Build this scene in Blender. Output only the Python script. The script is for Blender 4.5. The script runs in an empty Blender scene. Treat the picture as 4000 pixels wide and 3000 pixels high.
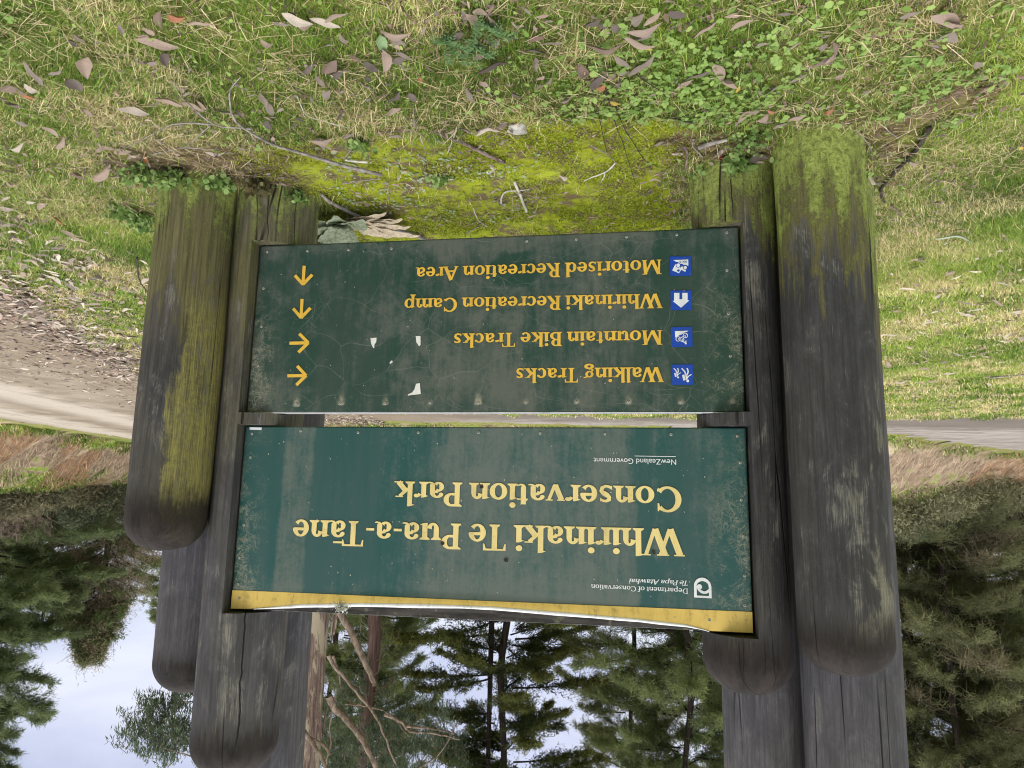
import bpy, bmesh, math, random
import numpy as np
from mathutils import Vector, Matrix
from mathutils.geometry import delaunay_2d_cdt

rng = np.random.default_rng(7)
random.seed(7)
SC = bpy.context.scene
COL = SC.collection

# ------------------------------------------------------------------ camera
FPX = 2700.0                      # focal length in pixels of a 4000 px wide frame
PITCH, ROLL, CAMZ = 0.1645, 0.0188, 1.5
_f = np.array([0, math.cos(PITCH), -math.sin(PITCH)])
_r0 = np.array([1.0, 0, 0]); _u0 = np.cross(_r0, _f)
_r = math.cos(ROLL) * _r0 + math.sin(ROLL) * _u0
_u = -math.sin(ROLL) * _r0 + math.cos(ROLL) * _u0
cam_d = bpy.data.cameras.new('camera')
cam_d.sensor_width = 36.0
cam_d.lens = 36.0 * FPX / 4000.0
cam_d.clip_start = 0.05
cam_d.clip_end = 2000
cam = bpy.data.objects.new('camera', cam_d)
COL.objects.link(cam)
# the phone was held upside down: rolled half a turn about the view axis
cam.matrix_world = Matrix(((-_r[0], -_u[0], -_f[0], 0), (-_r[1], -_u[1], -_f[1], 0),
                           (-_r[2], -_u[2], -_f[2], CAMZ), (0, 0, 0, 1)))
SC.camera = cam

# ------------------------------------------------------------------ world: overcast sky
world = bpy.data.worlds.new('World'); SC.world = world; world.use_nodes = True
SUN_EL, SUN_ROT = math.radians(52), math.radians(155)
def build_world():
    nt = world.node_tree; nt.nodes.clear(); L = nt.links
    N = nt.nodes.new
    out = N('ShaderNodeOutputWorld'); bg = N('ShaderNodeBackground'); add = N('ShaderNodeAddShader')
    sky = N('ShaderNodeTexSky'); sky.sky_type = 'NISHITA'; sky.sun_disc = False
    sky.sun_elevation = SUN_EL; sky.sun_rotation = SUN_ROT
    bg.inputs['Strength'].default_value = 0.03
    L.new(sky.outputs[0], bg.inputs['Color'])
    tc = N('ShaderNodeTexCoord'); sep = N('ShaderNodeSeparateXYZ'); L.new(tc.outputs['Generated'], sep.inputs[0])
    mp = N('ShaderNodeMapRange'); mp.interpolation_type = 'SMOOTHSTEP'
    L.new(sep.outputs['Z'], mp.inputs['Value'])
    mp.inputs['From Min'].default_value = 0.28; mp.inputs['From Max'].default_value = 0.95
    mp.inputs['To Min'].default_value = 0.56; mp.inputs['To Max'].default_value = 2.2
    vm = N('ShaderNodeVectorMath'); vm.operation = 'MULTIPLY'; vm.inputs[1].default_value = (2.2, 2.2, 5.0)
    L.new(tc.outputs['Generated'], vm.inputs[0])
    ns = N('ShaderNodeTexNoise'); ns.inputs['Scale'].default_value = 1.7; ns.inputs['Detail'].default_value = 6
    ns.inputs['Roughness'].default_value = 0.5; ns.inputs['Distortion'].default_value = 0.4
    L.new(vm.outputs[0], ns.inputs['Vector'])
    cr = N('ShaderNodeValToRGB'); e = cr.color_ramp.elements
    e[0].position = 0.36; e[0].color = (0.72, 0.755, 0.96, 1)
    e[1].position = 0.66; e[1].color = (1.12, 1.12, 1.24, 1)
    m = e.new(0.5); m.color = (0.86, 0.88, 1.10, 1)
    L.new(ns.outputs['Fac'], cr.inputs['Fac'])
    bg2 = N('ShaderNodeBackground')
    hz = N('ShaderNodeMapRange'); hz.interpolation_type = 'SMOOTHSTEP'; L.new(sep.outputs['Z'], hz.inputs['Value'])
    hz.inputs['From Min'].default_value = 0.34; hz.inputs['From Max'].default_value = 0.6
    mc = N('ShaderNodeMix'); mc.data_type = 'RGBA'; L.new(hz.outputs[0], mc.inputs[0]); L.new(cr.outputs[0], mc.inputs[6]); mc.inputs[7].default_value = (0.99, 0.955, 0.91, 1)
    L.new(mc.outputs[2], bg2.inputs['Color']); L.new(mp.outputs[0], bg2.inputs['Strength'])
    L.new(bg.outputs[0], add.inputs[0]); L.new(bg2.outputs[0], add.inputs[1])
    L.new(add.outputs[0], out.inputs['Surface'])
build_world()
sun_d = bpy.data.lights.new('sun', 'SUN'); sun_d.energy = 0.6; sun_d.angle = math.radians(25); sun_d.color = (1, 0.96, 0.9)
sun = bpy.data.objects.new('sun', sun_d); COL.objects.link(sun)
_sd = Vector((math.sin(SUN_ROT) * math.cos(SUN_EL), math.cos(SUN_ROT) * math.cos(SUN_EL), math.sin(SUN_EL)))
sun.rotation_euler = _sd.to_track_quat('Z', 'Y').to_euler()
SC.view_settings.view_transform = 'Standard'; SC.view_settings.look = 'None'
SC.view_settings.exposure = 0.3; SC.view_settings.gamma = 1.0; SC.view_settings.use_curve_mapping = False
SC.cycles.use_denoising = True
SC.cycles.max_bounces = 6; SC.cycles.diffuse_bounces = 3; SC.cycles.transparent_max_bounces = 6
SC.cycles.filter_width = 1.1

# ------------------------------------------------------------------ helpers
def ray(px, py):
    d = _f + (4000 - px - 2000) / FPX * _r - (3000 - py - 1500) / FPX * _u
    return d
def gp(px, py, z=0.0):
    "where the sight line of a spot on the ground meets the ground"
    d = ray(px, py); t = (z - CAMZ) / d[2]
    return np.array([t * d[0], t * d[1], z])
def dirpt(px, py, Y):
    d = ray(px, py); t = Y / d[1]
    return np.array([t * d[0], t * d[1], CAMZ + t * d[2]])

def new_obj(name, verts, faces, mat=None, parent=None, smooth=False, loc=None):
    me = bpy.data.meshes.new(name)
    me.from_pydata([tuple(map(float, v)) for v in verts], [], [tuple(int(i) for i in f) for f in faces])
    me.update()
    if smooth: me.polygons.foreach_set('use_smooth', [True] * len(me.polygons))
    return link(name, me, mat, parent, loc)
def link(name, me, mat=None, parent=None, loc=None):
    if mat is not None: me.materials.append(mat)
    o = bpy.data.objects.new(name, me); COL.objects.link(o)
    if parent is not None: o.parent = parent
    if loc is not None: o.location = loc
    return o
def fast_mesh(name, V, F, col=None, smooth=False):
    "V (n,3); F (m,k) all faces of k corners; col (n,3|4) linear colour per vertex"
    V = np.ascontiguousarray(V, dtype=np.float32); F = np.ascontiguousarray(F, dtype=np.int32)
    me = bpy.data.meshes.new(name); k = F.shape[1]
    me.vertices.add(len(V)); me.vertices.foreach_set('co', V.ravel())
    me.loops.add(F.size); me.loops.foreach_set('vertex_index', F.ravel())
    me.polygons.add(len(F))
    me.polygons.foreach_set('loop_start', np.arange(0, F.size, k, dtype=np.int32))
    me.polygons.foreach_set('loop_total', np.full(len(F), k, dtype=np.int32))
    if smooth: me.polygons.foreach_set('use_smooth', np.ones(len(F), dtype=bool))
    me.update(calc_edges=True)
    if col is not None: set_col(me, 'tint', col)
    return me
def set_col(me, name, col):
    a = me.color_attributes.new(name, 'FLOAT_COLOR', 'POINT')
    c = np.ones((len(me.vertices), 4), dtype=np.float32); col = np.asarray(col)
    c[:, :col.shape[1]] = col
    a.data.foreach_set('color', c.ravel())
def tag(o, label, cat, group=None, kind=None):
    if label: o['label'] = label
    if cat: o['category'] = cat
    if group: o['group'] = group
    if kind: o['kind'] = kind
    return o
def empty(name, loc, label, cat, group=None):
    o = bpy.data.objects.new(name, None); COL.objects.link(o); o.location = loc
    o.empty_display_size = 0.1
    return tag(o, label, cat, group)

def lin(r, g, b):
    f = lambda c: (c / 255 / 12.92) if c / 255 <= 0.04045 else ((c / 255 + 0.055) / 1.055) ** 2.4
    return (f(r), f(g), f(b))

class NB:
    "small node-graph writer"
    def __init__(s, name):
        s.m = bpy.data.materials.new(name); s.m.use_nodes = True
        s.t = s.m.node_tree; s.t.nodes.clear()
        s.out = s.n('ShaderNodeOutputMaterial')
    def n(s, t, **kw):
        x = s.t.nodes.new(t)
        for k, v in kw.items(): setattr(x, k, v)
        return x
    def set(s, sock, v):
        if hasattr(v, 'is_output'): s.t.links.new(v, sock)
        elif isinstance(v, (tuple, list)) and len(v) == 3 and sock.type == 'RGBA': sock.default_value = (*v, 1)
        else: sock.default_value = v
    def coord(s, scale=(1, 1, 1), loc=(0, 0, 0), kind='Object'):
        tc = s.n('ShaderNodeTexCoord'); mp = s.n('ShaderNodeMapping')
        s.t.links.new(tc.outputs[kind], mp.inputs['Vector'])
        mp.inputs['Scale'].default_value = scale; mp.inputs['Location'].default_value = loc
        return mp.outputs[0]
    def noise(s, vec, scale=5, detail=4, rough=0.55, dist=0.0):
        x = s.n('ShaderNodeTexNoise'); s.set(x.inputs['Vector'], vec)
        x.inputs['Scale'].default_value = scale; x.inputs['Detail'].default_value = detail
        x.inputs['Roughness'].default_value = rough; x.inputs['Distortion'].default_value = dist
        return x.outputs['Fac']
    def voro(s, vec, scale, feature='DISTANCE_TO_EDGE', out='Distance', rnd=1.0):
        x = s.n('ShaderNodeTexVoronoi', feature=feature); s.set(x.inputs['Vector'], vec)
        x.inputs['Scale'].default_value = scale; x.inputs['Randomness'].default_value = rnd
        return x.outputs[out]
    def mr(s, v, a, b, c=0.0, d=1.0, smooth=True):
        x = s.n('ShaderNodeMapRange'); x.interpolation_type = 'SMOOTHSTEP' if smooth else 'LINEAR'
        s.set(x.inputs['Value'], v)
        for k, q in (('From Min', a), ('From Max', b), ('To Min', c), ('To Max', d)): s.set(x.inputs[k], q)
        return x.outputs[0]
    def math(s, op, a, b=0.0):
        x = s.n('ShaderNodeMath', operation=op); s.set(x.inputs[0], a); s.set(x.inputs[1], b); return x.outputs[0]
    def mix(s, f, a, b, blend='MIX'):
        x = s.n('ShaderNodeMix', data_type='RGBA', blend_type=blend)
        s.set(x.inputs[0], f); s.set(x.inputs[6], a); s.set(x.inputs[7], b); return x.outputs[2]
    def attr(s, name):
        x = s.n('ShaderNodeAttribute', attribute_name=name); return x.outputs['Color']
    def sep(s, v):
        x = s.n('ShaderNodeSeparateXYZ'); s.set(x.inputs[0], v); return x.outputs
    def bump(s, h, strength=0.3, dist=0.01, normal=None):
        x = s.n('ShaderNodeBump'); s.set(x.inputs['Height'], h)
        x.inputs['Strength'].default_value = strength; x.inputs['Distance'].default_value = dist
        if normal is not None: s.set(x.inputs['Normal'], normal)
        return x.outputs[0]
    def bsdf(s, col, rough=0.8, normal=None, spec=0.3, metal=0.0, trans=0.0):
        b = s.n('ShaderNodeBsdfPrincipled'); s.set(b.inputs['Base Color'], col); s.set(b.inputs['Roughness'], rough)
        b.inputs['Specular IOR Level'].default_value = spec; b.inputs['Metallic'].default_value = metal
        if normal is not None: s.set(b.inputs['Normal'], normal)
        sh = b.outputs[0]
        if trans > 0:
            tr = s.n('ShaderNodeBsdfTranslucent'); s.set(tr.inputs['Color'], col)
            mx = s.n('ShaderNodeMixShader'); mx.inputs[0].default_value = trans
            s.t.links.new(sh, mx.inputs[1]); s.t.links.new(tr.outputs[0], mx.inputs[2]); sh = mx.outputs[0]
        s.t.links.new(sh, s.out.inputs['Surface'])
        return s.m
def plain(name, col, rough=0.7, var=0.15, scale=30, spec=0.3, metal=0.0, bump=0.0, trans=0.0):
    b = NB(name); n = b.noise(b.coord(), scale, 4)
    c = b.mix(b.mr(n, 0.3, 0.7), tuple(x * (1 - var) for x in col), tuple(min(1, x * (1 + var)) for x in col))
    return b.bsdf(c, rough, b.bump(n, bump, 0.01) if bump else None, spec, metal, trans)
def tinted(name, rough=0.7, trans=0.0, spec=0.2):
    b = NB(name); return b.bsdf(b.attr('tint'), rough, None, spec, 0, trans)

def vnoise(x, y, seed=0):
    "smooth value noise, vectorised"
    x = np.asarray(x, float); y = np.asarray(y, float)
    xi = np.floor(x).astype(np.int64); yi = np.floor(y).astype(np.int64); xf = x - xi; yf = y - yi
    def h(a, b):
        n = (a * 374761393 + b * 668265263 + seed * 974634777) & 0xFFFFFFFF
        n = ((n ^ (n >> 13)) * 1274126177) & 0xFFFFFFFF
        return ((n ^ (n >> 16)) & 0xFFFF) / 65535.0
    u = xf * xf * (3 - 2 * xf); v = yf * yf * (3 - 2 * yf)
    return (h(xi, yi) * (1 - u) + h(xi + 1, yi) * u) * (1 - v) + (h(xi, yi + 1) * (1 - u) + h(xi + 1, yi + 1) * u) * v
def fbm(x, y, seed=0, o=4):
    s = 0; a = 0.5; t = 0
    for i in range(o):
        s = s + a * vnoise(np.asarray(x) * 2 ** i, np.asarray(y) * 2 ** i, seed + i); t += a; a *= 0.5
    return s / t
def sst(a, b, x): t = np.clip((x - a) / (b - a), 0, 1); return t * t * (3 - 2 * t)
def in_poly(px, py, poly):
    px = np.asarray(px); py = np.asarray(py); r = np.zeros(px.shape, bool); n = len(poly)
    for i in range(n):
        x0, y0 = poly[i]; x1, y1 = poly[(i + 1) % n]
        if y0 == y1: continue
        c = ((y0 > py) != (y1 > py)) & (px < (x1 - x0) * (py - y0) / (y1 - y0) + x0)
        r ^= c
    return r
def seg_dist(px, py, line, closed=False):
    px = np.asarray(px, float); py = np.asarray(py, float); d = np.full(px.shape, 1e9); n = len(line)
    for i in range(n if closed else n - 1):
        x0, y0 = line[i]; x1, y1 = line[(i + 1) % n]; dx, dy = x1 - x0, y1 - y0
        t = np.clip(((px - x0) * dx + (py - y0) * dy) / (dx * dx + dy * dy), 0, 1)
        d = np.minimum(d, np.hypot(px - x0 - t * dx, py - y0 - t * dy))
    return d
def poly_sd(px, py, poly):
    d = seg_dist(px, py, poly, True); return np.where(in_poly(px, py, poly), d, -d)

def tube(pts, radii, seg=6, cap=True):
    "verts, faces (quads) of a tapering tube along pts"
    pts = np.asarray(pts, float); n = len(pts); radii = np.broadcast_to(np.asarray(radii, float), (n,))
    tan = np.gradient(pts, axis=0); tan /= np.linalg.norm(tan, axis=1)[:, None] + 1e-9
    ref = np.array([0, 0, 1.0]) if abs(tan[0][2]) < 0.9 else np.array([1.0, 0, 0])
    a = np.cross(tan, ref); a /= np.linalg.norm(a, axis=1)[:, None] + 1e-9; b = np.cross(tan, a)
    th = np.linspace(0, 2 * math.pi, seg, endpoint=False)
    V = pts[:, None] + radii[:, None, None] * (np.cos(th)[None, :, None] * a[:, None] + np.sin(th)[None, :, None] * b[:, None])
    i = np.arange(n - 1)[:, None] * seg; j = np.arange(seg)[None]; k = (j + 1) % seg
    F = np.stack([i + j, i + k, i + seg + k, i + seg + j], -1).reshape(-1, 4)
    V = V.reshape(-1, 3)
    if cap:
        caps = [[0, seg - 1 - q, seg - 2 - q, seg - 2 - q] for q in range(0)]
    return V, F
class Acc:
    "collects equal-cornered faces into one mesh"
    def __init__(s): s.V = []; s.F = []; s.C = []; s.n = 0
    def add(s, V, F, c=None):
        V = np.asarray(V, float); s.V.append(V); s.F.append(np.asarray(F) + s.n); s.n += len(V)
        if c is not None: s.C.append(np.broadcast_to(np.asarray(c, float), (len(V), 3)))
    def mesh(s, name, smooth=True):
        return fast_mesh(name, np.concatenate(s.V), np.concatenate(s.F), np.concatenate(s.C) if s.C else None, smooth)
def smooth_line(pts, n=12):
    "Catmull-Rom through the points"
    P = np.asarray(pts, float)
    if len(P) < 3: return np.linspace(P[0], P[1], max(3, n // 2))
    Q = np.vstack([2 * P[0] - P[1], P, 2 * P[-1] - P[-2]]); out = []
    m = max(2, n // (len(P) - 1))
    for i in range(1, len(Q) - 2):
        for t in np.arange(m) / m:
            out.append(0.5 * ((2 * Q[i]) + (-Q[i - 1] + Q[i + 1]) * t + (2 * Q[i - 1] - 5 * Q[i] + 4 * Q[i + 1] - Q[i + 2]) * t * t
                              + (-Q[i - 1] + 3 * Q[i] - 3 * Q[i + 1] + Q[i + 2]) * t ** 3))
    out.append(P[-1]); return np.array(out)

# ------------------------------------------------------------------ the lie of the land
ROAD = [(-60, 0), (-20, 8.5), (-8.5, 11.4), (-6.6, 12.0), (-2, 12.35), (2, 12.1), (4.3, 10.2), (4.45, 8.2), (4.1, 6.4), (3.6, 4.7), (3.1, 3), (2.7, 0), (2.6, -12),
        (11, -12), (11, 14.8), (10.9, 19.7), (10.3, 60), (7.0, 60), (6.6, 20), (6.0, 16), (4.5, 13.95), (0, 13.8), (-3, 13.95), (-7.9, 14.5), (-13.5, 18.2), (-60, 52)]
BANK_A = [(6.6, 60), (6.5, 20), (5.9, 16.1), (4.4, 14.1), (0, 13.95), (-3, 14.1), (-7.9, 14.65), (-13.5, 18.35), (-60, 53), (-90, 250), (6.6, 250)]
MOSS = [gp(*p)[:2] for p in ((900, 590), (1180, 545), (1500, 505), (1760, 505), (2040, 455), (2640, 435), (2760, 560), (2700, 640), (2680, 900), (2640, 1080), (1300, 1060), (1270, 830), (1130, 740), (940, 660))]
BARE = [gp(*p)[:2] for p in ((3330, 480), (3560, 390), (3800, 300), (3880, 330), (3640, 470), (3500, 640), (3440, 700), (3380, 560))]
BARE2 = [gp(*p)[:2] for p in ((380, 560), (620, 540), (900, 560), (1120, 640), (1180, 740), (960, 740), (700, 690), (480, 650))]
BARE3 = [gp(*p)[:2] for p in ((2660, 560), (2800, 500), (3080, 490), (3340, 470), (3420, 540), (3100, 640), (2860, 680), (2690, 720))]
def bank_h(x, y):
    d = poly_sd(x, y, BANK_A)
    rough = (fbm(x * 0.9 + y * 0.5, y * 0.35, 5, 4) - 0.5)
    top = 1.42 - 0.55 * sst(10, 17, -x)
    a = top * sst(0.0, 2.3, d + rough * 0.8) + np.where(d > 0, rough * 0.35 * sst(0, 1.5, d), 0)
    e = x - 11.05
    r2 = (fbm(y * 0.8 + x * 0.7, x * 0.3 - y * .2, 9, 4) - 0.5)
    b = (1.5 - 0.35 * sst(19, 25, y)) * sst(0.4, 2.5, e + r2 * 0.8) + np.where(e > 0, r2 * 0.3 * sst(0.3, 1.5, e), 0)
    return np.maximum(np.where(d > -1, a, 0), np.where(e > 0, b, 0))
def height(x, y):
    x = np.asarray(x, float); y = np.asarray(y, float)
    r = poly_sd(x, y, ROAD)
    soft = 1 - sst(-0.6, 0.1, r)
    h = (fbm(x * 1.3, y * 1.3, 1, 3) - 0.5) * 0.05 * soft + (fbm(x * 9, y * 9, 3, 3) - 0.5) * 0.016 * soft
    return h + bank_h(x, y)
def axis(parts):
    return np.unique(np.round(np.concatenate([np.arange(a, b, s) for a, b, s in parts]), 4))
def build_ground():
    xs = axis([(-320, -40, 20), (-40, -16, 1.0), (-16, -4, 0.12), (-4, -2.6, 0.05), (-2.6, 2.8, 0.022), (2.8, 4.5, 0.05), (4.5, 17, 0.1), (17, 40, 1), (40, 321, 20)])
    ys = axis([(-60, 0, 6), (0, 1.6, 0.1), (1.6, 4.4, 0.022), (4.4, 7, 0.06), (7, 26, 0.1), (26, 60, 1.5), (60, 421, 20)])
    X, Y = np.meshgrid(xs, ys); x = X.ravel(); y = Y.ravel()
    z = height(x, y)
    nx, ny = len(xs), len(ys)
    i = np.arange(ny - 1)[:, None] * nx + np.arange(nx - 1)[None]
    F = np.stack([i, i + 1, i + nx + 1, i + nx], -1).reshape(-1, 4)
    n1 = fbm(x * 2.1, y * 2.1, 21, 4); n2 = fbm(x * 11, y * 11, 22, 3)
    w = (n1 - 0.5) * 0.5 + (n2 - 0.5) * 0.25
    moss = sst(-0.10, 0.10, poly_sd(x, y, MOSS) + w * 0.5)
    bare = np.maximum(sst(-0.08, 0.08, poly_sd(x, y, BARE) + w * 0.4), np.maximum(sst(-0.08, 0.08, poly_sd(x, y, BARE2) + w * 0.3), 0.8 * sst(-0.08, 0.08, poly_sd(x, y, BARE3) + w * 0.4)))
    bank = sst(0.05, 0.5, poly_sd(x, y, BANK_A) + w) + sst(11.1, 11.7, x + w)
    me = fast_mesh('ground', np.stack([x, y, z], 1), F, None, True)
    set_col(me, 'mask', np.stack([moss, np.clip(bare, 0, 1), np.clip(bank, 0, 1)], 1))
    # material
    b = NB('ground soil moss and bank')
    m = b.n('ShaderNodeAttribute', attribute_name='mask'); s = b.n('ShaderNodeSeparateColor'); b.t.links.new(m.outputs['Color'], s.inputs[0])
    P = b.coord()
    f1 = b.noise(P, 14, 6, 0.65); f2 = b.noise(P, 90, 5, 0.7); f3 = b.noise(P, 3.0, 5, 0.6); f4 = b.noise(P, 0.9, 4, 0.6)
    # thatch and soil under the grass
    base = b.mix(b.mr(f1, 0.35, 0.65), (0.13, 0.15, 0.035), (0.34, 0.31, 0.12))
    base = b.mix(b.mr(f3, 0.35, 0.7, 0, 0.7), base, (0.20, 0.25, 0.05))
    base = b.mix(b.mr(f2, 0.62, 0.78, 0, 0.6), base, (0.46, 0.40, 0.24))
    base = b.mix(b.mr(f2, 0.42, 0.3, 0, 0.7), base, (0.045, 0.04, 0.02))
    base = b.mix(b.mr(f4, 0.55, 0.7, 0, 0.35), base, (0.27, 0.22, 0.12))
    # moss
    ms = b.mix(b.mr(f1, 0.3, 0.62), (0.16, 0.185, 0.014), (0.32, 0.375, 0.022))
    ms = b.mix(b.mr(f3, 0.45, 0.65, 0, 0.75), ms, (0.36, 0.42, 0.05))
    ms = b.mix(b.mr(f2, 0.55, 0.72, 0, 0.7), ms, (0.30, 0.33, 0.05))
    ms = b.mix(b.mr(b.noise(P, 6.5, 5, 0.7), 0.49, 0.60, 0, 0.9), ms, (0.155, 0.115, 0.072))
    ms = b.mix(b.mr(f2, 0.4, 0.28, 0, 0.8), ms, (0.035, 0.035, 0.008))
    br = b.mix(b.mr(f1, 0.35, 0.65), (0.12, 0.085, 0.05), (0.23, 0.19, 0.10))
    br = b.mix(b.mr(f3, 0.5, 0.65, 0, 0.7), br, (0.20, 0.21, 0.03))
    br = b.mix(b.mr(f2, 0.6, 0.75, 0, 0.6), br, (0.30, 0.26, 0.19))
    # cut earth bank with needles and grass streaks
    PB = b.coord((1, 0.55, 2.2)); g1 = b.noise(PB, 2.2, 6, 0.65, 0.6); g2 = b.noise(PB, 9, 5, 0.7)
    bk = b.mix(b.mr(g1, 0.35, 0.68), (0.29, 0.215, 0.15), (0.56, 0.45, 0.32))
    bk = b.mix(b.mr(g2, 0.55, 0.75, 0, 0.8), bk, (0.45, 0.36, 0.25))
    bk = b.mix(b.mr(b.noise(PB, 1.1, 4), 0.54, 0.70, 0, 0.45), bk, (0.30, 0.18, 0.115))
    bk = b.mix(b.mr(g2, 0.42, 0.3, 0, 0.8), bk, (0.085, 0.056, 0.038))
    zz = b.sep(b.coord())[2]
    gfac = b.math('MULTIPLY', b.mr(b.math('ADD', zz, b.mr(g1, 0.3, 0.7, -0.7, 0.7)), 0.85, 1.25), b.mr(b.noise(P, 1.3, 4), 0.4, 0.5))
    bk = b.mix(gfac, bk, b.mix(b.mr(f1, 0.3, 0.7), (0.16, 0.25, 0.035), (0.34, 0.42, 0.09)))
    gl = b.math('MULTIPLY', b.mr(zz, 0.22, 0.08), b.mr(b.noise(P, 0.8, 3), 0.4, 0.55))
    bk = b.mix(gl, bk, (0.16, 0.21, 0.05))
    c = b.mix(s.outputs[0], base, ms); c = b.mix(s.outputs[1], c, br); c = b.mix(s.outputs[2], c, bk)
    h = b.math('ADD', f2, b.math('MULTIPLY', f1, 2.0))
    mat = b.bsdf(c, 0.95, b.bump(h, 0.7, 0.012), 0.1)
    o = link('ground', me, mat)
    o['kind'] = 'structure'
    return o
build_ground()

def build_road():
    n = len(ROAD)
    pts = [Vector(p) for p in ROAD]; edges = [(i, (i + 1) % n) for i in range(n)]
    V2 = []; E2 = []
    for i in range(n):                       # ragged edge: subdivided and jittered
        a, c = pts[i], pts[(i + 1) % n]; L = (c - a).length; k = max(1, int(L / 0.18)) if L < 14 else max(1, int(L / 2))
        for q in range(k):
            p = a.lerp(c, q / k); j = 0.13 if L < 14 else 0.3
            V2.append(p + Vector((random.gauss(0, j), random.gauss(0, j))))
    m = len(V2); E2 = [(i, (i + 1) % m) for i in range(m)]
    gx, gy = np.meshgrid(np.arange(-20, 11.2, 0.3), np.arange(0, 40, 0.3)); gx = gx.ravel() + rng.normal(0, .02, gx.size); gy = gy.ravel() + rng.normal(0, .02, gy.size)
    k = in_poly(gx, gy, [tuple(v) for v in V2]) & (seg_dist(gx, gy, [tuple(v) for v in V2], True) > 0.12)
    V2 += [Vector(p) for p in zip(gx[k], gy[k])]
    r = delaunay_2d_cdt(V2, E2, [list(range(m))], 1, 1e-4)
    v = np.array([(p.x, p.y) for p in r[0]]); z = height(v[:, 0], v[:, 1])
    ed = seg_dist(v[:, 0], v[:, 1], ROAD, True)
    zz = z + 0.005 + 0.02 * sst(0.05, 0.6, ed)
    F = [f for f in r[2] if len(f) == 3]
    me = fast_mesh('gravel_road', np.column_stack([v, zz]), np.array(F), None, True)
    b = NB('gravel road'); P = b.coord()
    x, y, _ = b.sep(P)
    g1 = b.noise(P, 40, 5, 0.75); g2 = b.noise(b.coord((1, 1, 1)), 1.6, 5, 0.6); g3 = b.noise(P, 160, 3, 0.7)
    c = b.mix(b.mr(g2, 0.35, 0.65), (0.215, 0.18, 0.135), (0.31, 0.265, 0.205))
    # pale wheel tracks running along the main road; darker grey metal on the branch to the left
    u = b.math('ADD', b.math('ADD', x, b.math('MULTIPLY', y, -0.10)), b.mr(g2, 0, 1, -0.35, 0.35))
    t1 = b.mr(b.math('ABSOLUTE', b.math('SUBTRACT', u, 6.75)), 0.75, 0.15); t2 = b.mr(b.math('ABSOLUTE', b.math('SUBTRACT', u, 8.65)), 0.85, 0.2)
    c = b.mix(b.math('MULTIPLY', b.math('MAXIMUM', t1, t2), 0.8), c, (0.47, 0.42, 0.355))
    verge = b.mr(b.math('ADD', u, b.mr(g1, 0, 1, -0.4, 0.4)), 5.6, 4.2)
    c = b.mix(b.math('MULTIPLY', verge, 0.8), c, (0.215, 0.17, 0.12))
    left = b.mr(x, 3.0, -1.0)
    c = b.mix(b.math('MULTIPLY', left, 0.85), c, b.mix(b.mr(b.math('ADD', y, b.mr(g2, 0, 1, -.5, .5)), 12.6, 13.6), (0.16, 0.145, 0.13), (0.36, 0.335, 0.31)))
    c = b.mix(b.mr(g1, 0.6, 0.75, 0, 0.5), c, (0.5, 0.45, 0.40)); c = b.mix(b.mr(g1, 0.42, 0.28, 0, 0.6), c, (0.12, 0.095, 0.07))
    c = b.mix(b.mr(g3, 0.58, 0.72, 0, 0.5), c, (0.6, 0.56, 0.51)); c = b.mix(b.mr(b.noise(b.coord((1, 1, 1)), 6, 5, .75), .40, .28, 0, .5), c, (0.13, 0.11, 0.09))
    rt = b.noise(b.coord((0.35, 2.6, 1)), 1.6, 6, .75, .4); c = b.mix(b.math('MULTIPLY', left, b.mr(rt, .46, .62, 0, .75)), c, (0.14, 0.12, 0.105)); rt2 = b.noise(b.coord((2.4, 0.3, 1)), 1.4, 6, .75, .4); c = b.mix(b.mr(rt2, .5, .66, 0, .45), c, (0.19, 0.155, 0.12))
    o = link('gravel_road', me, b.bsdf(c, 0.95, b.bump(g1, 0.6, 0.015), 0.1)); o['kind'] = 'structure'
build_road()

# ------------------------------------------------------------------ sign plane
PHI = 0.1563; SW = 2.261; SCX, SCY = 0.1320, 3.0706
EX = np.array([math.cos(PHI), math.sin(PHI), 0]); EN = np.array([math.sin(PHI), -math.cos(PHI), 0])   # along, towards viewer
S0 = np.array([SCX, SCY, 0]) - EX * SW / 2
Z0, H1, GAP, H2, HY = 0.298, 0.8236, 0.0658, 0.8253, 0.0813
ZB = {'low': Z0, 'up': Z0 + H1 + GAP}
PANELROT = Matrix(((EX[0], -EN[0], 0), (EX[1], -EN[1], 0), (0, 0, 1))).to_4x4()    # local x along, local -y to viewer, z up
def sp(px, py, base=0.0):
    "spot on the sign's face -> (along, up) in metres, up measured from base"
    d = ray(px, py); o = np.array([0, 0, CAMZ]); t = ((S0 - o) @ EN) / (d @ EN); p = o + t * d - S0
    return float(p @ EX), float(p[2] - base)

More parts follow.
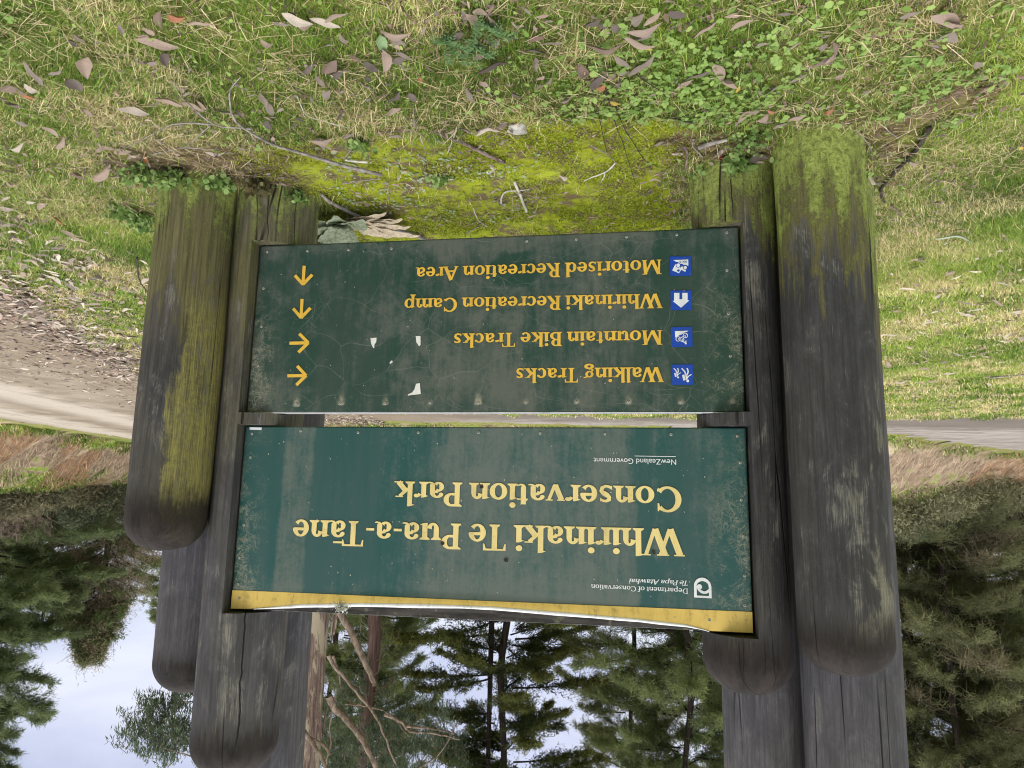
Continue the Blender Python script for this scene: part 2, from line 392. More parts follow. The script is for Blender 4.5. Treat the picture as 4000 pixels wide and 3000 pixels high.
# ------------------------------------------------------------------ timber posts
def wood_mat(name, moss_h, moss_amt, olive_h, olive_amt, grey, lich=0.0, lich_dir=(1, 0), lich_z=(0.5, 1.7), cap_z=2.0, cap_brown=1.0, seed=0.0, warm=0.0, cracks=(), worn=0.5, tan=0.35, lich_from=0.22, patch=0.0, lich_col=((0.15, 0.135, 0.045), (0.33, 0.305, 0.085))):
    b = NB(name); P = b.coord(loc=(seed, seed * 1.7, seed * 0.3))
    g1 = b.noise(b.coord((70, 70, 2.2), (seed, seed, seed)), 1.0, 6, 0.72, 0.25)
    g2 = b.noise(b.coord((230, 230, 9.0), (seed, 0, seed)), 1.0, 4, 0.75, 0.2)
    g3 = b.noise(b.coord((16, 16, 1.1), (seed, seed * 4, seed)), 1.0, 5, 0.65, 0.3)
    bl = b.noise(b.coord((9, 9, 4.5), (seed * 2, 0, seed)), 1.0, 7, 0.72, 0.6)
    bb = b.noise(b.coord((3.2, 3.2, 1.3), (seed, seed * 2, 0)), 1.0, 4, 0.6, 0.2)
    fine = b.noise(P, 150, 5, 0.75); crumb = b.noise(P, 42, 6, 0.78, 0.4)
    c = b.mix(b.mr(g1, 0.32, 0.70), tuple(0.70 * v for v in grey), tuple(1.30 * v for v in grey))
    c = b.mix(b.mr(bl, 0.36, 0.62, 0.6, 0.0), c, tuple(0.45 * v for v in grey))
    c = b.mix(b.mr(bb, 0.42, 0.62, 0.0, tan + warm), c, b.mix(b.mr(g1, 0.3, 0.7), (0.085, 0.075, 0.052), (0.20, 0.18, 0.13)))
    # worn, silvered patches and short scratches
    wn = b.mr(b.math('ADD', b.math('MULTIPLY', bl, 0.55), b.math('ADD', b.math('MULTIPLY', g3, 0.30), b.math('MULTIPLY', g2, 0.25))), 0.585, 0.68)
    c = b.mix(b.math('MULTIPLY', wn, worn), c, b.mix(b.mr(g2, 0.35, 0.65), (0.16, 0.15, 0.115), (0.36, 0.345, 0.28)))
    c = b.mix(b.mr(g2, 0.62, 0.76, 0, 0.55), c, (0.30, 0.29, 0.25))
    c = b.mix(b.mr(g2, 0.40, 0.27, 0, 0.5), c, (0.018, 0.017, 0.016))
    x, y, z = b.sep(b.coord())
    olz = b.math('ADD', z, b.math('ADD', b.mr(g3, 0.25, 0.75, -0.22, 0.22), b.math('ADD', b.mr(bl, 0.25, 0.75, -0.14, 0.14), b.mr(g1, 0.25, 0.75, -0.08, 0.08))))
    ol = b.mr(olz, olive_h + 0.09, olive_h - 0.08)
    olc = b.mix(b.mr(g1, 0.32, 0.68), (0.088, 0.08, 0.036), (0.20, 0.185, 0.075)); olc = b.mix(b.mr(crumb, 0.52, 0.68, 0, 0.55), olc, (0.165, 0.18, 0.05)); olc = b.mix(b.mr(bl, 0.42, 0.30, 0, 0.5), olc, (0.055, 0.05, 0.032))
    c = b.mix(b.math('MULTIPLY', ol, olive_amt), c, olc)
    mo = None
    if moss_amt > 0:
        mz = b.math('ADD', z, b.math('ADD', b.mr(crumb, 0.25, 0.75, -0.22, 0.22), b.math('ADD', b.mr(bl, 0.25, 0.75, -0.22, 0.22), b.mr(g3, 0.25, 0.75, -0.18, 0.18))))
        mo = b.math('MULTIPLY', b.mr(mz, moss_h + 0.12, moss_h - 0.10), b.mr(b.math('ADD', b.math('MULTIPLY', fine, .5), b.math('MULTIPLY', crumb, .5)), 0.34, 0.47, 0.55, 1.0))
        mc = b.mix(b.mr(crumb, 0.36, 0.64), (0.18, 0.22, 0.045), (0.46, 0.55, 0.14)); mc = b.mix(b.mr(fine, 0.42, 0.3, 0, 0.6), mc, (0.05, 0.055, 0.02))
        mo = b.math('MULTIPLY', mo, moss_amt); c = b.mix(mo, c, mc)
    if lich > 0:
        dx, dy = lich_dir
        k = b.math('ADD', b.math('ADD', b.math('MULTIPLY', x, dx * 5.8), b.math('MULTIPLY', y, dy * 5.8)), b.math('ADD', b.mr(g3, 0.25, 0.75, -0.22, 0.22), b.mr(bl, 0.25, 0.75, -0.22, 0.22)))
        lf = b.math('MULTIPLY', b.math('MULTIPLY', b.mr(k, lich_from, lich_from + 0.24), b.mr(k, 1.35, 1.05)), b.math('MULTIPLY', b.mr(z, lich_z[0], lich_z[0] + 0.3), b.mr(z, lich_z[1] + 0.15, lich_z[1] - 0.15)))
        if patch: lf = b.math('MULTIPLY', lf, b.mr(b.math('ADD', bb, b.mr(bl, .25, .75, -.12, .12)), 0.50, 0.60))
        lf = b.math('MULTIPLY', lf, b.mr(b.math('ADD', b.math('MULTIPLY', g1, .6), b.math('MULTIPLY', crumb, .4)), 0.40, 0.56, 0.35, 1))
        lc = b.mix(b.mr(g2, 0.3, 0.7), *lich_col)
        c = b.mix(b.math('MULTIPLY', lf, lich), c, lc)
    cz = b.mr(b.math('ADD', z, b.math('ADD', b.mr(g1, 0.25, 0.75, -0.05, 0.05), b.mr(bl, 0.25, 0.75, -0.06, 0.06))), cap_z - 0.12, cap_z + 0.02)
    cc = b.mix(b.mr(bl, 0.35, 0.65), (0.010, 0.008, 0.007), (0.032, 0.025, 0.021)); cc = b.mix(b.mr(crumb, 0.6, 0.75, 0, .4), cc, (0.06, 0.048, 0.04))
    c = b.mix(b.math('MULTIPLY', cz, 0.94 * cap_brown), c, cc)
    ck = b.voro(b.coord((9.0, 9.0, 0.38), (seed, seed * .5, seed)), 1.0)
    ckm = b.math('MULTIPLY', b.mr(ck, 0.022, 0.006), b.mr(b.noise(b.coord((4, 4, 0.8), (seed * 3, 0, 0)), 1, 3), 0.53, 0.6))
    for th, z0, z1, wd in cracks:
        st, ct = math.sin(th), math.cos(th); wb = b.mr(b.noise(b.coord((0, 0, 3.2), (0, 0, seed)), 1.0, 3), 0.2, 0.8, -0.018, 0.018)
        dd = b.math('ABSOLUTE', b.math('ADD', wb, b.math('ADD', b.math('MULTIPLY', x, -st), b.math('MULTIPLY', y, ct))))
        fr = b.math('GREATER_THAN', b.math('ADD', b.math('MULTIPLY', x, ct), b.math('MULTIPLY', y, st)), 0.02)
        m = b.math('MULTIPLY', b.math('MULTIPLY', b.mr(dd, wd, wd * 0.35), fr), b.math('MULTIPLY', b.mr(z, z0, z0 + 0.08), b.mr(z, z1, z1 - 0.12)))
        ckm = b.math('MAXIMUM', ckm, m)
    c = b.mix(b.math('MULTIPLY', ckm, 0.95), c, (0.008, 0.008, 0.007))
    h = b.math('ADD', b.math('MULTIPLY', g1, 1.0), b.math('ADD', b.math('MULTIPLY', g2, 0.6), b.math('ADD', b.math('MULTIPLY', bl, 1.6), b.math('MULTIPLY', fine, 0.3))))
    if mo is not None: h = b.math('ADD', h, b.math('MULTIPLY', mo, b.math('MULTIPLY', crumb, 5.0)))
    h = b.math('SUBTRACT', h, b.math('MULTIPLY', ckm, 3.0))
    return b.bsdf(c, 0.8, b.bump(h, 0.65, 0.006), 0.25)

def post_mesh(name, r0, r1, top, flat=0.55, seed=0, lean=(0, 0)):
    "round pole with a domed top; flat = dome height over radius"
    NS = 112
    zs = list(np.arange(-0.25, top - r1 * flat - 0.02, 0.03))
    dome = top - r1 * flat
    V = []; F = []
    th = np.linspace(0, 2 * math.pi, NS, endpoint=False)
    rows = [(z, 1.0) for z in zs] + [(dome + r1 * flat * math.sin(a), math.cos(a) ** 0.84) for a in np.linspace(0, math.pi / 2 * 0.985, 18)]
    for z, k in rows:
        rr = (r0 + (r1 - r0) * max(0, z) / top)
        rr = rr * (1 + 0.05 * math.exp(-max(z, 0) / 0.12))
        wob = (vnoise(np.cos(th) * 1.2 + 7 + seed, np.sin(th) * 1.2 + z * 0.8 + seed, seed) - 0.5) * 0.045 \
            + (vnoise(th / (2 * math.pi) * 30, np.full(NS, z * 0.9), seed + 3) - 0.5) * 0.022 + (vnoise(np.cos(th) * 2 + 3, np.sin(th) * 2 + z * 1.7, seed + 8) - 0.5) * 0.03 + (vnoise(np.cos(th) * 3 + 9, np.sin(th) * 3 + z * 5, seed + 5) - 0.5) * 0.012
        R = rr * k * (1 + wob * (1 if k > .3 else k / .3))
        V.append(np.column_stack([R * np.cos(th) + lean[0] * z, R * np.sin(th) + lean[1] * z, np.full(NS, z)]))
    nr = len(rows); V = np.concatenate(V)
    i = np.arange(nr - 1)[:, None] * NS; j = np.arange(NS)[None]; k = (j + 1) % NS
    F = [tuple(f) for f in np.stack([i + j, i + k, i + NS + k, i + NS + j], -1).reshape(-1, 4).tolist()]
    F.append(tuple(range((nr - 1) * NS, nr * NS))); F.append(tuple(range(NS - 1, -1, -1)))
    me = bpy.data.meshes.new(name); me.from_pydata(V.tolist(), [], F); me.update()
    me.polygons.foreach_set('use_smooth', [True] * len(me.polygons))
    return me
POSTS = {}
def az(D, deg): return D * math.sin(math.radians(deg)), D * math.cos(math.radians(deg))
def post(key, D, deg, r0, r1, top, mat, label, flat=0.62, seed=0, lean=(0, 0), notch=None):
    x, y = az(D, deg)
    me = post_mesh('timber_post', r0, r1, top, flat, seed, lean)
    o = link('timber_post', me, mat, None, (x, y, float(height(x, y)) - 0.0))
    tag(o, label, 'post', 'rounded timber posts holding the signs')
    POSTS[key] = (x, y, r0)
    if notch:
        cut = []
        for s0, s1, z0, z1, dep in notch:
            bm = bmesh.new(); bmesh.ops.create_cube(bm, size=1)
            for v in bm.verts:
                s = s0 if v.co.x < 0 else s1; d = 0.6 if v.co.y < 0 else -dep; z = z0 if v.co.z < 0 else z1
                p = S0 + EX * s + EN * d; v.co = Vector((p[0], p[1], z))
            cm = bpy.data.meshes.new('cut'); bm.to_mesh(cm); bm.free()
            co = bpy.data.objects.new('cut', cm); COL.objects.link(co)
            md = o.modifiers.new('n', 'BOOLEAN'); md.object = co; md.operation = 'DIFFERENCE'; md.solver = 'EXACT'; cut.append(co)
        dg = bpy.context.evaluated_depsgraph_get()
        nm = bpy.data.meshes.new_from_object(o.evaluated_get(dg))
        o.modifiers.clear(); o.data = nm; nm.name = 'timber_post'
        for c in cut: bpy.data.objects.remove(c)
        bm = bmesh.new(); bm.from_mesh(nm)
        for e in bm.edges:
            if len(e.link_faces) == 2 and e.calc_face_angle(0) > 0.7: e.smooth = False
        bm.to_mesh(nm); bm.free()
    return o
BLUEG = (0.108, 0.105, 0.116); DARKG = (0.062, 0.061, 0.064); BROWG = (0.085, 0.076, 0.058)
DEP = 0.055
ZU = ZB['up']
notL = [(-0.010, 0.6, Z0 - 0.006, Z0 + H1 + 0.006, DEP), (-0.010, 0.6, ZU - 0.006, ZU + H2 + 0.012, DEP)]
notR = [(SW - 0.6, SW + 0.010, Z0 - 0.006, Z0 + H1 + 0.006, DEP), (SW - 0.6, SW + 0.010, ZU - 0.006, ZU + H2 + 0.012, DEP)]
post('P1', 3.00, -25.05, .172, .170, 2.115, wood_mat('post wood mossy foot', 0.32, 1.0, 0.55, 0.9, DARKG, 0.85, (-0.75, -0.66), (0.95, 1.95), 1.98, 1, 1.3, tan=.12, lich_from=.5, patch=1, lich_col=((0.13, 0.125, 0.09), (0.36, 0.345, 0.25))),
     'front outer post beside the W of the title, thick bright green moss on its foot', .74, 1)
post('P2', 3.17, -18.36, .182, .180, 2.265, wood_mat('post wood dark', 0.20, 0.9, 0.38, 0.85, DARKG, 0.0, cap_z=2.08, seed=4.1, tan=.15, cracks=((-1.25, -.2, .32, .0032), (-1.6, 2.0, 2.2, .002), (-1.15, 2.0, 2.22, .002))),
     'short dark notched post carrying the sign end with the logo and pictograms', .80, 2, notch=notL)
post('P3', 3.40, -25.35, .205, .190, 3.35, wood_mat('post wood grey tall', 0.42, 0.9, 0.80, 0.75, BLUEG, 0.0, cap_z=3.2, seed=7.7, tan=.06, worn=.25),
     'tall grey back post behind the mossy front post, top out of frame', .7, 3, (0.004, 0))
post('P4', 3.55, -19.25, .178, .176, 3.2, wood_mat('post wood grey straight', 0.2, 0.6, 0.5, 0.6, BLUEG, 0.0, cap_z=3.05, seed=9.2, tan=.12, worn=.3),
     'tall grey back post rising behind the dome of the post with the logo', .7, 4)
post('Q1', 3.586, 25.9, .176, .176, 1.76, wood_mat('post wood yellow lichen', 0.13, 0.8, 0.62, 0.85, DARKG, 0.95, (-1.0, -0.10), (0.45, 1.72), 1.56, 1, 12.4, tan=.3, lich_from=.34),
     'shortest post, brown domed top and a broad yellow lichen streak down its side', .80, 5)
post('Q2', 3.60, 20.0, .204, .188, 2.74, wood_mat('post wood pale check', 0.10, 0.6, 0.70, 0.6, (0.088, 0.086, 0.092), 0.2, (-0.5, -0.8), (0.2, 1.3), 2.58, 1, 15.8, tan=.22, cracks=((-1.93, 1.95, 2.62, .0045), (-1.72, -0.2, .33, .003), (-2.35, -.2, .34, .0025))),
     'tall notched post carrying the sign end with the yellow arrows, long vertical crack', .72, 6, notch=notR)
post('Q3', 3.93, 23.45, .175, .172, 2.46, wood_mat('post wood bluish', 0.2, 0.5, 0.4, 0.6, BLUEG, 0.0, cap_z=2.33, seed=18.3, tan=.06, worn=.25),
     'bluish grey back post with rounded top behind the shortest post', .85, 7)
post('Q4', 3.98, 17.75, .182, .180, 3.15, wood_mat('post wood lichen strip', 0.2, 0.5, 0.5, 0.6, BLUEG, 0.75, (0.95, -0.2), (1.7, 3.0), 3.0, 1, 21.5, tan=.1),
     'back post with a pale lichen strip behind the tall cracked post', .7, 8)
def near_post(x, y, m=0.0):
    r = np.zeros(np.shape(x), bool)
    for px, py, pr in POSTS.values(): r |= np.hypot(x - px, y - py) < pr * 1.06 + m
    return r
# a dry snag of stem caught in the gap between the two front left posts
# ------------------------------------------------------------------ lettering (drawn here, stroke by stroke)
K = 0.5523
def strip(pts, w):
    "variable-width stroke -> list of convex quads"
    P = np.asarray(pts, float); n = len(P); w = np.broadcast_to(np.asarray(w, float), (n,)) / 2
    t = np.gradient(P, axis=0); t /= np.linalg.norm(t, axis=1)[:, None] + 1e-9; nn = np.column_stack([-t[:, 1], t[:, 0]])
    A = P + nn * w[:, None]; B = P - nn * w[:, None]
    return [[tuple(A[i]), tuple(B[i]), tuple(B[i + 1]), tuple(A[i + 1])] for i in range(n - 1)]
def arc(cx, cy, rx, ry, a0, a1, thick, thin, n=26):
    "arc whose weight is heaviest where the stroke runs upright; angles in degrees"
    a = np.radians(np.linspace(a0, a1, n)); w = thin + (thick - thin) * np.abs(np.cos(a)) ** 1.4
    o = np.column_stack([cx + rx * np.cos(a), cy + ry * np.sin(a)])
    i = np.column_stack([cx + (rx - w) * np.cos(a), cy + (ry - w * (0.82 + 0.18 * np.abs(np.cos(a)))) * np.sin(a)])
    return [[tuple(o[k]), tuple(i[k]), tuple(i[k + 1]), tuple(o[k + 1])] for k in range(n - 1)]
def rect(x0, y0, x1, y1): return [[(x0, y0), (x1, y0), (x1, y1), (x0, y1)]]
def disc(cx, cy, r, ry=None):
    ry = ry or r; a = np.linspace(0, 2 * math.pi, 22, endpoint=False); return [[(cx + r * math.cos(t), cy + ry * math.sin(t)) for t in a]]
class Serif:
    "builds the glyph pieces for one weight"
    def __init__(s, stem=19.0, thin=10.5, sl=9.0, st=5.5):
        s.s, s.t, s.sl, s.st = stem, thin, sl, st
    def foot(s, x, y, up=1, l=1, r=1, w=None):
        w = (s.s if w is None else w) / 2; a = x - w - s.sl * l; b = x + w + s.sl * r; st = s.st * up
        return [[(a, y), (b, y), (b, y + st * .8), (x + w + .5, y + st * 2.0), (x - w - .5, y + st * 2.0), (a, y + st * .8)]]
    def flag(s, x, y):
        w = s.s / 2; return [[(x - w - s.sl, y - 7), (x - w + 1, y - 10), (x + w, y - 3), (x + w, y), (x, y)]]
    def stem(s, x, y0, y1, bot=True, top='flag'):
        w = s.s / 2; q = rect(x - w, y0, x + w, y1 - (2 if top == 'flag' else 0))
        if bot: q += s.foot(x, y0)
        if top == 'flag': q += s.flag(x, y1)
        if top == 'serif': q += s.foot(x, y1, -1)
        return q
    def arch(s, x0, x1, y=66):
        "shoulder from a stem at x0 to a stem at x1"
        w = s.s / 2; c = (x0 + w + x1 + w) / 2; rx = x1 + w - c
        return arc(c - 1, y - 27, rx + 1, 28, 0, 166, s.s, s.t * 1.15)
    def glyph(s, ch):
        S, T, w = s.s, s.t, s.s / 2; X = 66; q = []; adv = 60
        if ch == 'i': q = s.stem(16, 0, X) + disc(15, 88, S * .6); adv = 33
        elif ch == 'l': q = s.stem(16, 0, 104); adv = 33
        elif ch == 'h': q = s.stem(16, 0, 104) + s.arch(16, 58) + rect(58 - w, 0, 58 + w, 40) + s.foot(58, 0); adv = 76
        elif ch == 'n': q = s.stem(16, 0, X) + s.arch(16, 58) + rect(58 - w, 0, 58 + w, 40) + s.foot(58, 0); adv = 76
        elif ch == 'm':
            q = s.stem(16, 0, X)
            for a, b2 in ((16, 56), (56, 96)): q += s.arch(a, b2) + rect(b2 - w, 0, b2 + w, 40) + s.foot(b2, 0)
            adv = 113
        elif ch == 'r':
            q = s.stem(16, 0, X) + arc(44, 40, 22, 26, 88, 150, T * 1.3, T * 1.2) + disc(45, 58, 8.5, 7.5); adv = 54
        elif ch == 'u':
            q = [[(74 - a, 66 - b) for a, b in p] for p in s.glyph('n')[0]]; adv = 76
        elif ch == 'o': q = arc(36, 33, 33, 34.5, 0, 360, S * 1.05, T, 48); adv = 72
        elif ch == 'e':
            q = arc(34, 33, 31, 34.5, 2, 318, S * 1.05, T, 44) + strip([(8, 37), (62, 37)], T * 1.1); adv = 66
        elif ch == 'c': q = arc(34, 33, 31, 34.5, 48, 316, S * 1.05, T, 40) + disc(52, 53, 8, 7.5); adv = 62
        elif ch in 'aā':
            q = rect(48 - w, 10, 48 + w, 46) + arc(30, 43, 18 + w, 23.5, 0, 150, S, T) + disc(14, 51, 8, 7.5)
            q += arc(26, 19.5, 22, 20.5, 60, 318, S, T, 30) + strip([(26, 39), (42, 42)], [T, T]) + strip([(48 - w + S * .45, 12), (50, 4.5), (60, 2), (66, 4)], [S * .9, 9, 6, 4])
            adv = 67
            if ch == 'ā': q += rect(14, 82, 48, 90)
        elif ch == 's':
            q = strip([(46, 55), (38, 62), (27, 63), (17, 57), (16, 48), (24, 39), (36, 31), (44, 22), (41, 9), (29, 2.5), (16, 5), (9, 13)],
                      [5, T, T, T + 5, S * .75, S, S, S * .8, T + 4, T, T, 5])
            q += [[(49, 49), (49, 64), (44, 64), (40, 56)], [(6, 18), (6, 1), (11, 1), (15, 10)]]; adv = 57
        elif ch == 't':
            q = rect(18 - w, 12, 18 + w, 84) + rect(2, X - 6, 42, X) + [[(18 - w, 66), (18 - w - 7, 66), (18 + w, 86), (18 + w, 66)]]
            q += strip([(18 - w + S * .5, 14), (20, 6), (29, 3), (42, 8)], [S, 11, 7, 4]); adv = 44
        elif ch == 'k':
            q = s.stem(16, 0, 104) + strip([(24, 30), (56, 62)], T * 1.25) + rect(42, X - 5, 72, X) + strip([(34, 38), (62, 2)], S * 1.05) + rect(44, 0, 78, 5); adv = 77
        elif ch == 'v':
            q = strip([(14, 62), (37, 2)], S) + strip([(60, 62), (39, 2)], T * 1.15) + rect(2, X - 5, 30, X) + rect(46, X - 5, 72, X) + [[(30, 6), (37, -1), (42, -1), (44, 6)]]; adv = 71
        elif ch == 'w':
            q = strip([(14, 62), (34, 2)], S) + strip([(52, 62), (36, 2)], T * 1.1) + strip([(52, 62), (72, 2)], S) + strip([(92, 62), (74, 2)], T * 1.1)
            q += rect(2, X - 5, 30, X) + rect(78, X - 5, 104, X); adv = 103
        elif ch == 'd': q = rect(56 - w, 4, 56 + w, 102) + s.flag(56, 104) + s.foot(56, 0, 1, 0, 1) + arc(32, 33, 29, 34.5, 40, 320, S * 1.05, T, 40) + strip([(50, 58), (52, 54)], 8) + strip([(50, 8), (53, 12)], 8); adv = 77
        elif ch == 'p': q = rect(18 - w, -26, 18 + w, 62) + s.flag(18, 66) + s.foot(18, -30) + arc(42, 33, 30, 34.5, -140, 140, S * 1.05, T, 40); adv = 76
        elif ch == 'g':
            q = arc(32, 44, 25, 23, 0, 360, S * .85, T, 40) + strip([(18, 24), (12, 15), (18, 9), (34, 8)], [T, T + 2, 9, 11])
            q += arc(34, -9, 30, 19, 0, 360, T * 1.9, T * 1.25, 40) + strip([(48, 60), (56, 66), (67, 67)], [T, 8, 10]); adv = 71
        elif ch == 'f': q = rect(18 - w, 0, 18 + w, 84) + s.foot(18, 0) + rect(2, X - 6, 42, X) + arc(38, 82, 20 + w, 23, 78, 178, S, T) + disc(43, 97, 8, 7.5); adv = 46
        elif ch == '-': q = rect(4, 26, 34, 36); adv = 40
        elif ch == 'W':
            q = strip([(16, 97), (47, 1)], S * 1.12) + strip([(80, 97), (49, 1)], T * 1.2) + strip([(66, 97), (97, 1)], S * 1.12) + strip([(128, 97), (99, 1)], T * 1.2)
            q += rect(1, 95, 36, 100) + rect(52, 95, 92, 100) + rect(113, 95, 144, 100); adv = 142
        elif ch == 'M':
            q = strip([(18, 98), (15, 2)], T * 1.2) + strip([(19, 98), (58, 2)], S * 1.1) + strip([(99, 98), (58, 2)], T * 1.2) + strip([(97, 98), (104, 2)], S * 1.05)
            q += rect(2, 95, 30, 100) + rect(90, 95, 117, 100) + rect(2, 0, 30, 5) + rect(88, 0, 119, 5); adv = 121
        elif ch == 'T':
            q = rect(44 - w, 0, 44 + w, 98) + s.foot(44, 0) + rect(4, 93, 84, 100) + [[(4, 100), (4, 74), (8, 74), (14, 94)], [(84, 100), (84, 74), (80, 74), (74, 94)]]; adv = 87
        elif ch in 'PRB':
            q = rect(20 - w, 0, 20 + w, 100) + s.foot(20, 0) + s.foot(20, 100, -1, 1, 0)
            if ch == 'P': q += arc(40, 72, 31, 28, -92, 92, S * 1.05, T) + rect(20, 44, 40, 44 + T) + rect(20, 100 - T, 40, 100); adv = 76
            if ch == 'R': q += arc(40, 74, 29, 26, -92, 92, S * 1.05, T) + rect(20, 48, 40, 48 + T) + rect(20, 100 - T, 40, 100) + strip([(42, 50), (76, 3)], S * 1.1) + rect(68, 0, 90, 5); adv = 87
            if ch == 'B': q += arc(40, 75, 26, 25, -92, 92, S, T) + arc(42, 27, 32, 27, -92, 92, S * 1.05, T) + rect(20, 49, 42, 49 + T) + rect(20, 100 - T, 40, 100) + rect(20, 0, 42, T); adv = 80
        elif ch == 'C': q = arc(52, 50, 48, 51.5, 46, 318, S * 1.1, T * 1.1, 44) + [[(82, 66), (87, 66), (87, 98), (83, 98), (78, 86)], [(86, 22), (89, 14), (84, 4), (80, 12)]]; adv = 96
        elif ch == 'A': q = strip([(47, 98), (14, 2)], T * 1.2) + strip([(48, 99), (86, 2)], S * 1.12) + strip([(26, 34), (70, 34)], T) + rect(1, 0, 28, 5) + rect(68, 0, 103, 5); adv = 101
        elif ch == 'D': q = rect(20 - w, 0, 20 + w, 100) + s.foot(20, 0, 1, 1, 0) + s.foot(20, 100, -1, 1, 0) + arc(44, 50, 50, 50, -92, 92, S * 1.05, T, 36) + rect(20, 0, 44, T) + rect(20, 100 - T, 44, 100); adv = 102
        elif ch == 'G': q, adv = s.glyph('C')
        elif ch == ' ': adv = 27
        return q, adv
BOLD = Serif(); BOOK = Serif(15, 8, 8, 5)
def text_polys(txt, st, italic=0.0, track=0.0):
    x = 0; P = []
    kern = {('T', 'e'): -14, ('T', 'r'): -12, ('T', 'ā'): -16, ('W', 'a'): -14, ('W', 'h'): -4, ('P', 'a'): -8, ('a', '-'): -2, ('-', 'a'): 0, ('A', 't'): -6, ('r', 'e'): 0, ('A', 'r'): -4}
    for i, c in enumerate(txt):
        q, a = st.glyph(c)
        P += [[(px + x + py * italic, py) for px, py in p] for p in q]
        x += a + track + (kern.get((c, txt[i + 1]), 0) if i + 1 < len(txt) else 0)
    return P, x
def ccw(p):
    a = sum(p[i][0] * p[(i + 1) % len(p)][1] - p[(i + 1) % len(p)][0] * p[i][1] for i in range(len(p)))
    return p if a > 0 else p[::-1]
def flat_mesh(name, polys):
    "union of overlapping outlines as one flat sheet in local x-z, facing -y"
    V = []; F = []
    # work letter cluster by letter cluster to keep each union small
    polys = [ccw(p) for p in polys]
    boxes = [(min(q[0] for q in p), max(q[0] for q in p)) for p in polys]
    order = sorted(range(len(polys)), key=lambda i: boxes[i][0]); groups = []; cur = []; hi = -1e9
    for i in order:
        if cur and boxes[i][0] > hi + 1e-6: groups.append(cur); cur = []
        cur.append(i); hi = max(hi, boxes[i][1]) if len(cur) > 1 else boxes[i][1]
    if cur: groups.append(cur)
    for g in groups:
        vs = []; fs = []
        for i in g:
            k = len(vs); vs += [Vector(q) for q in polys[i]]; fs.append(list(range(k, k + len(polys[i]))))
        r = delaunay_2d_cdt(vs, [], fs, 1, 1e-6)
        k = len(V); V += [(v.x, 0.0, v.y) for v in r[0]]; F += [tuple(k + j for j in f) for f, src in zip(r[2], r[5]) if len(src)]
    me = bpy.data.meshes.new(name); me.from_pydata(V, [], F); me.update(); return me

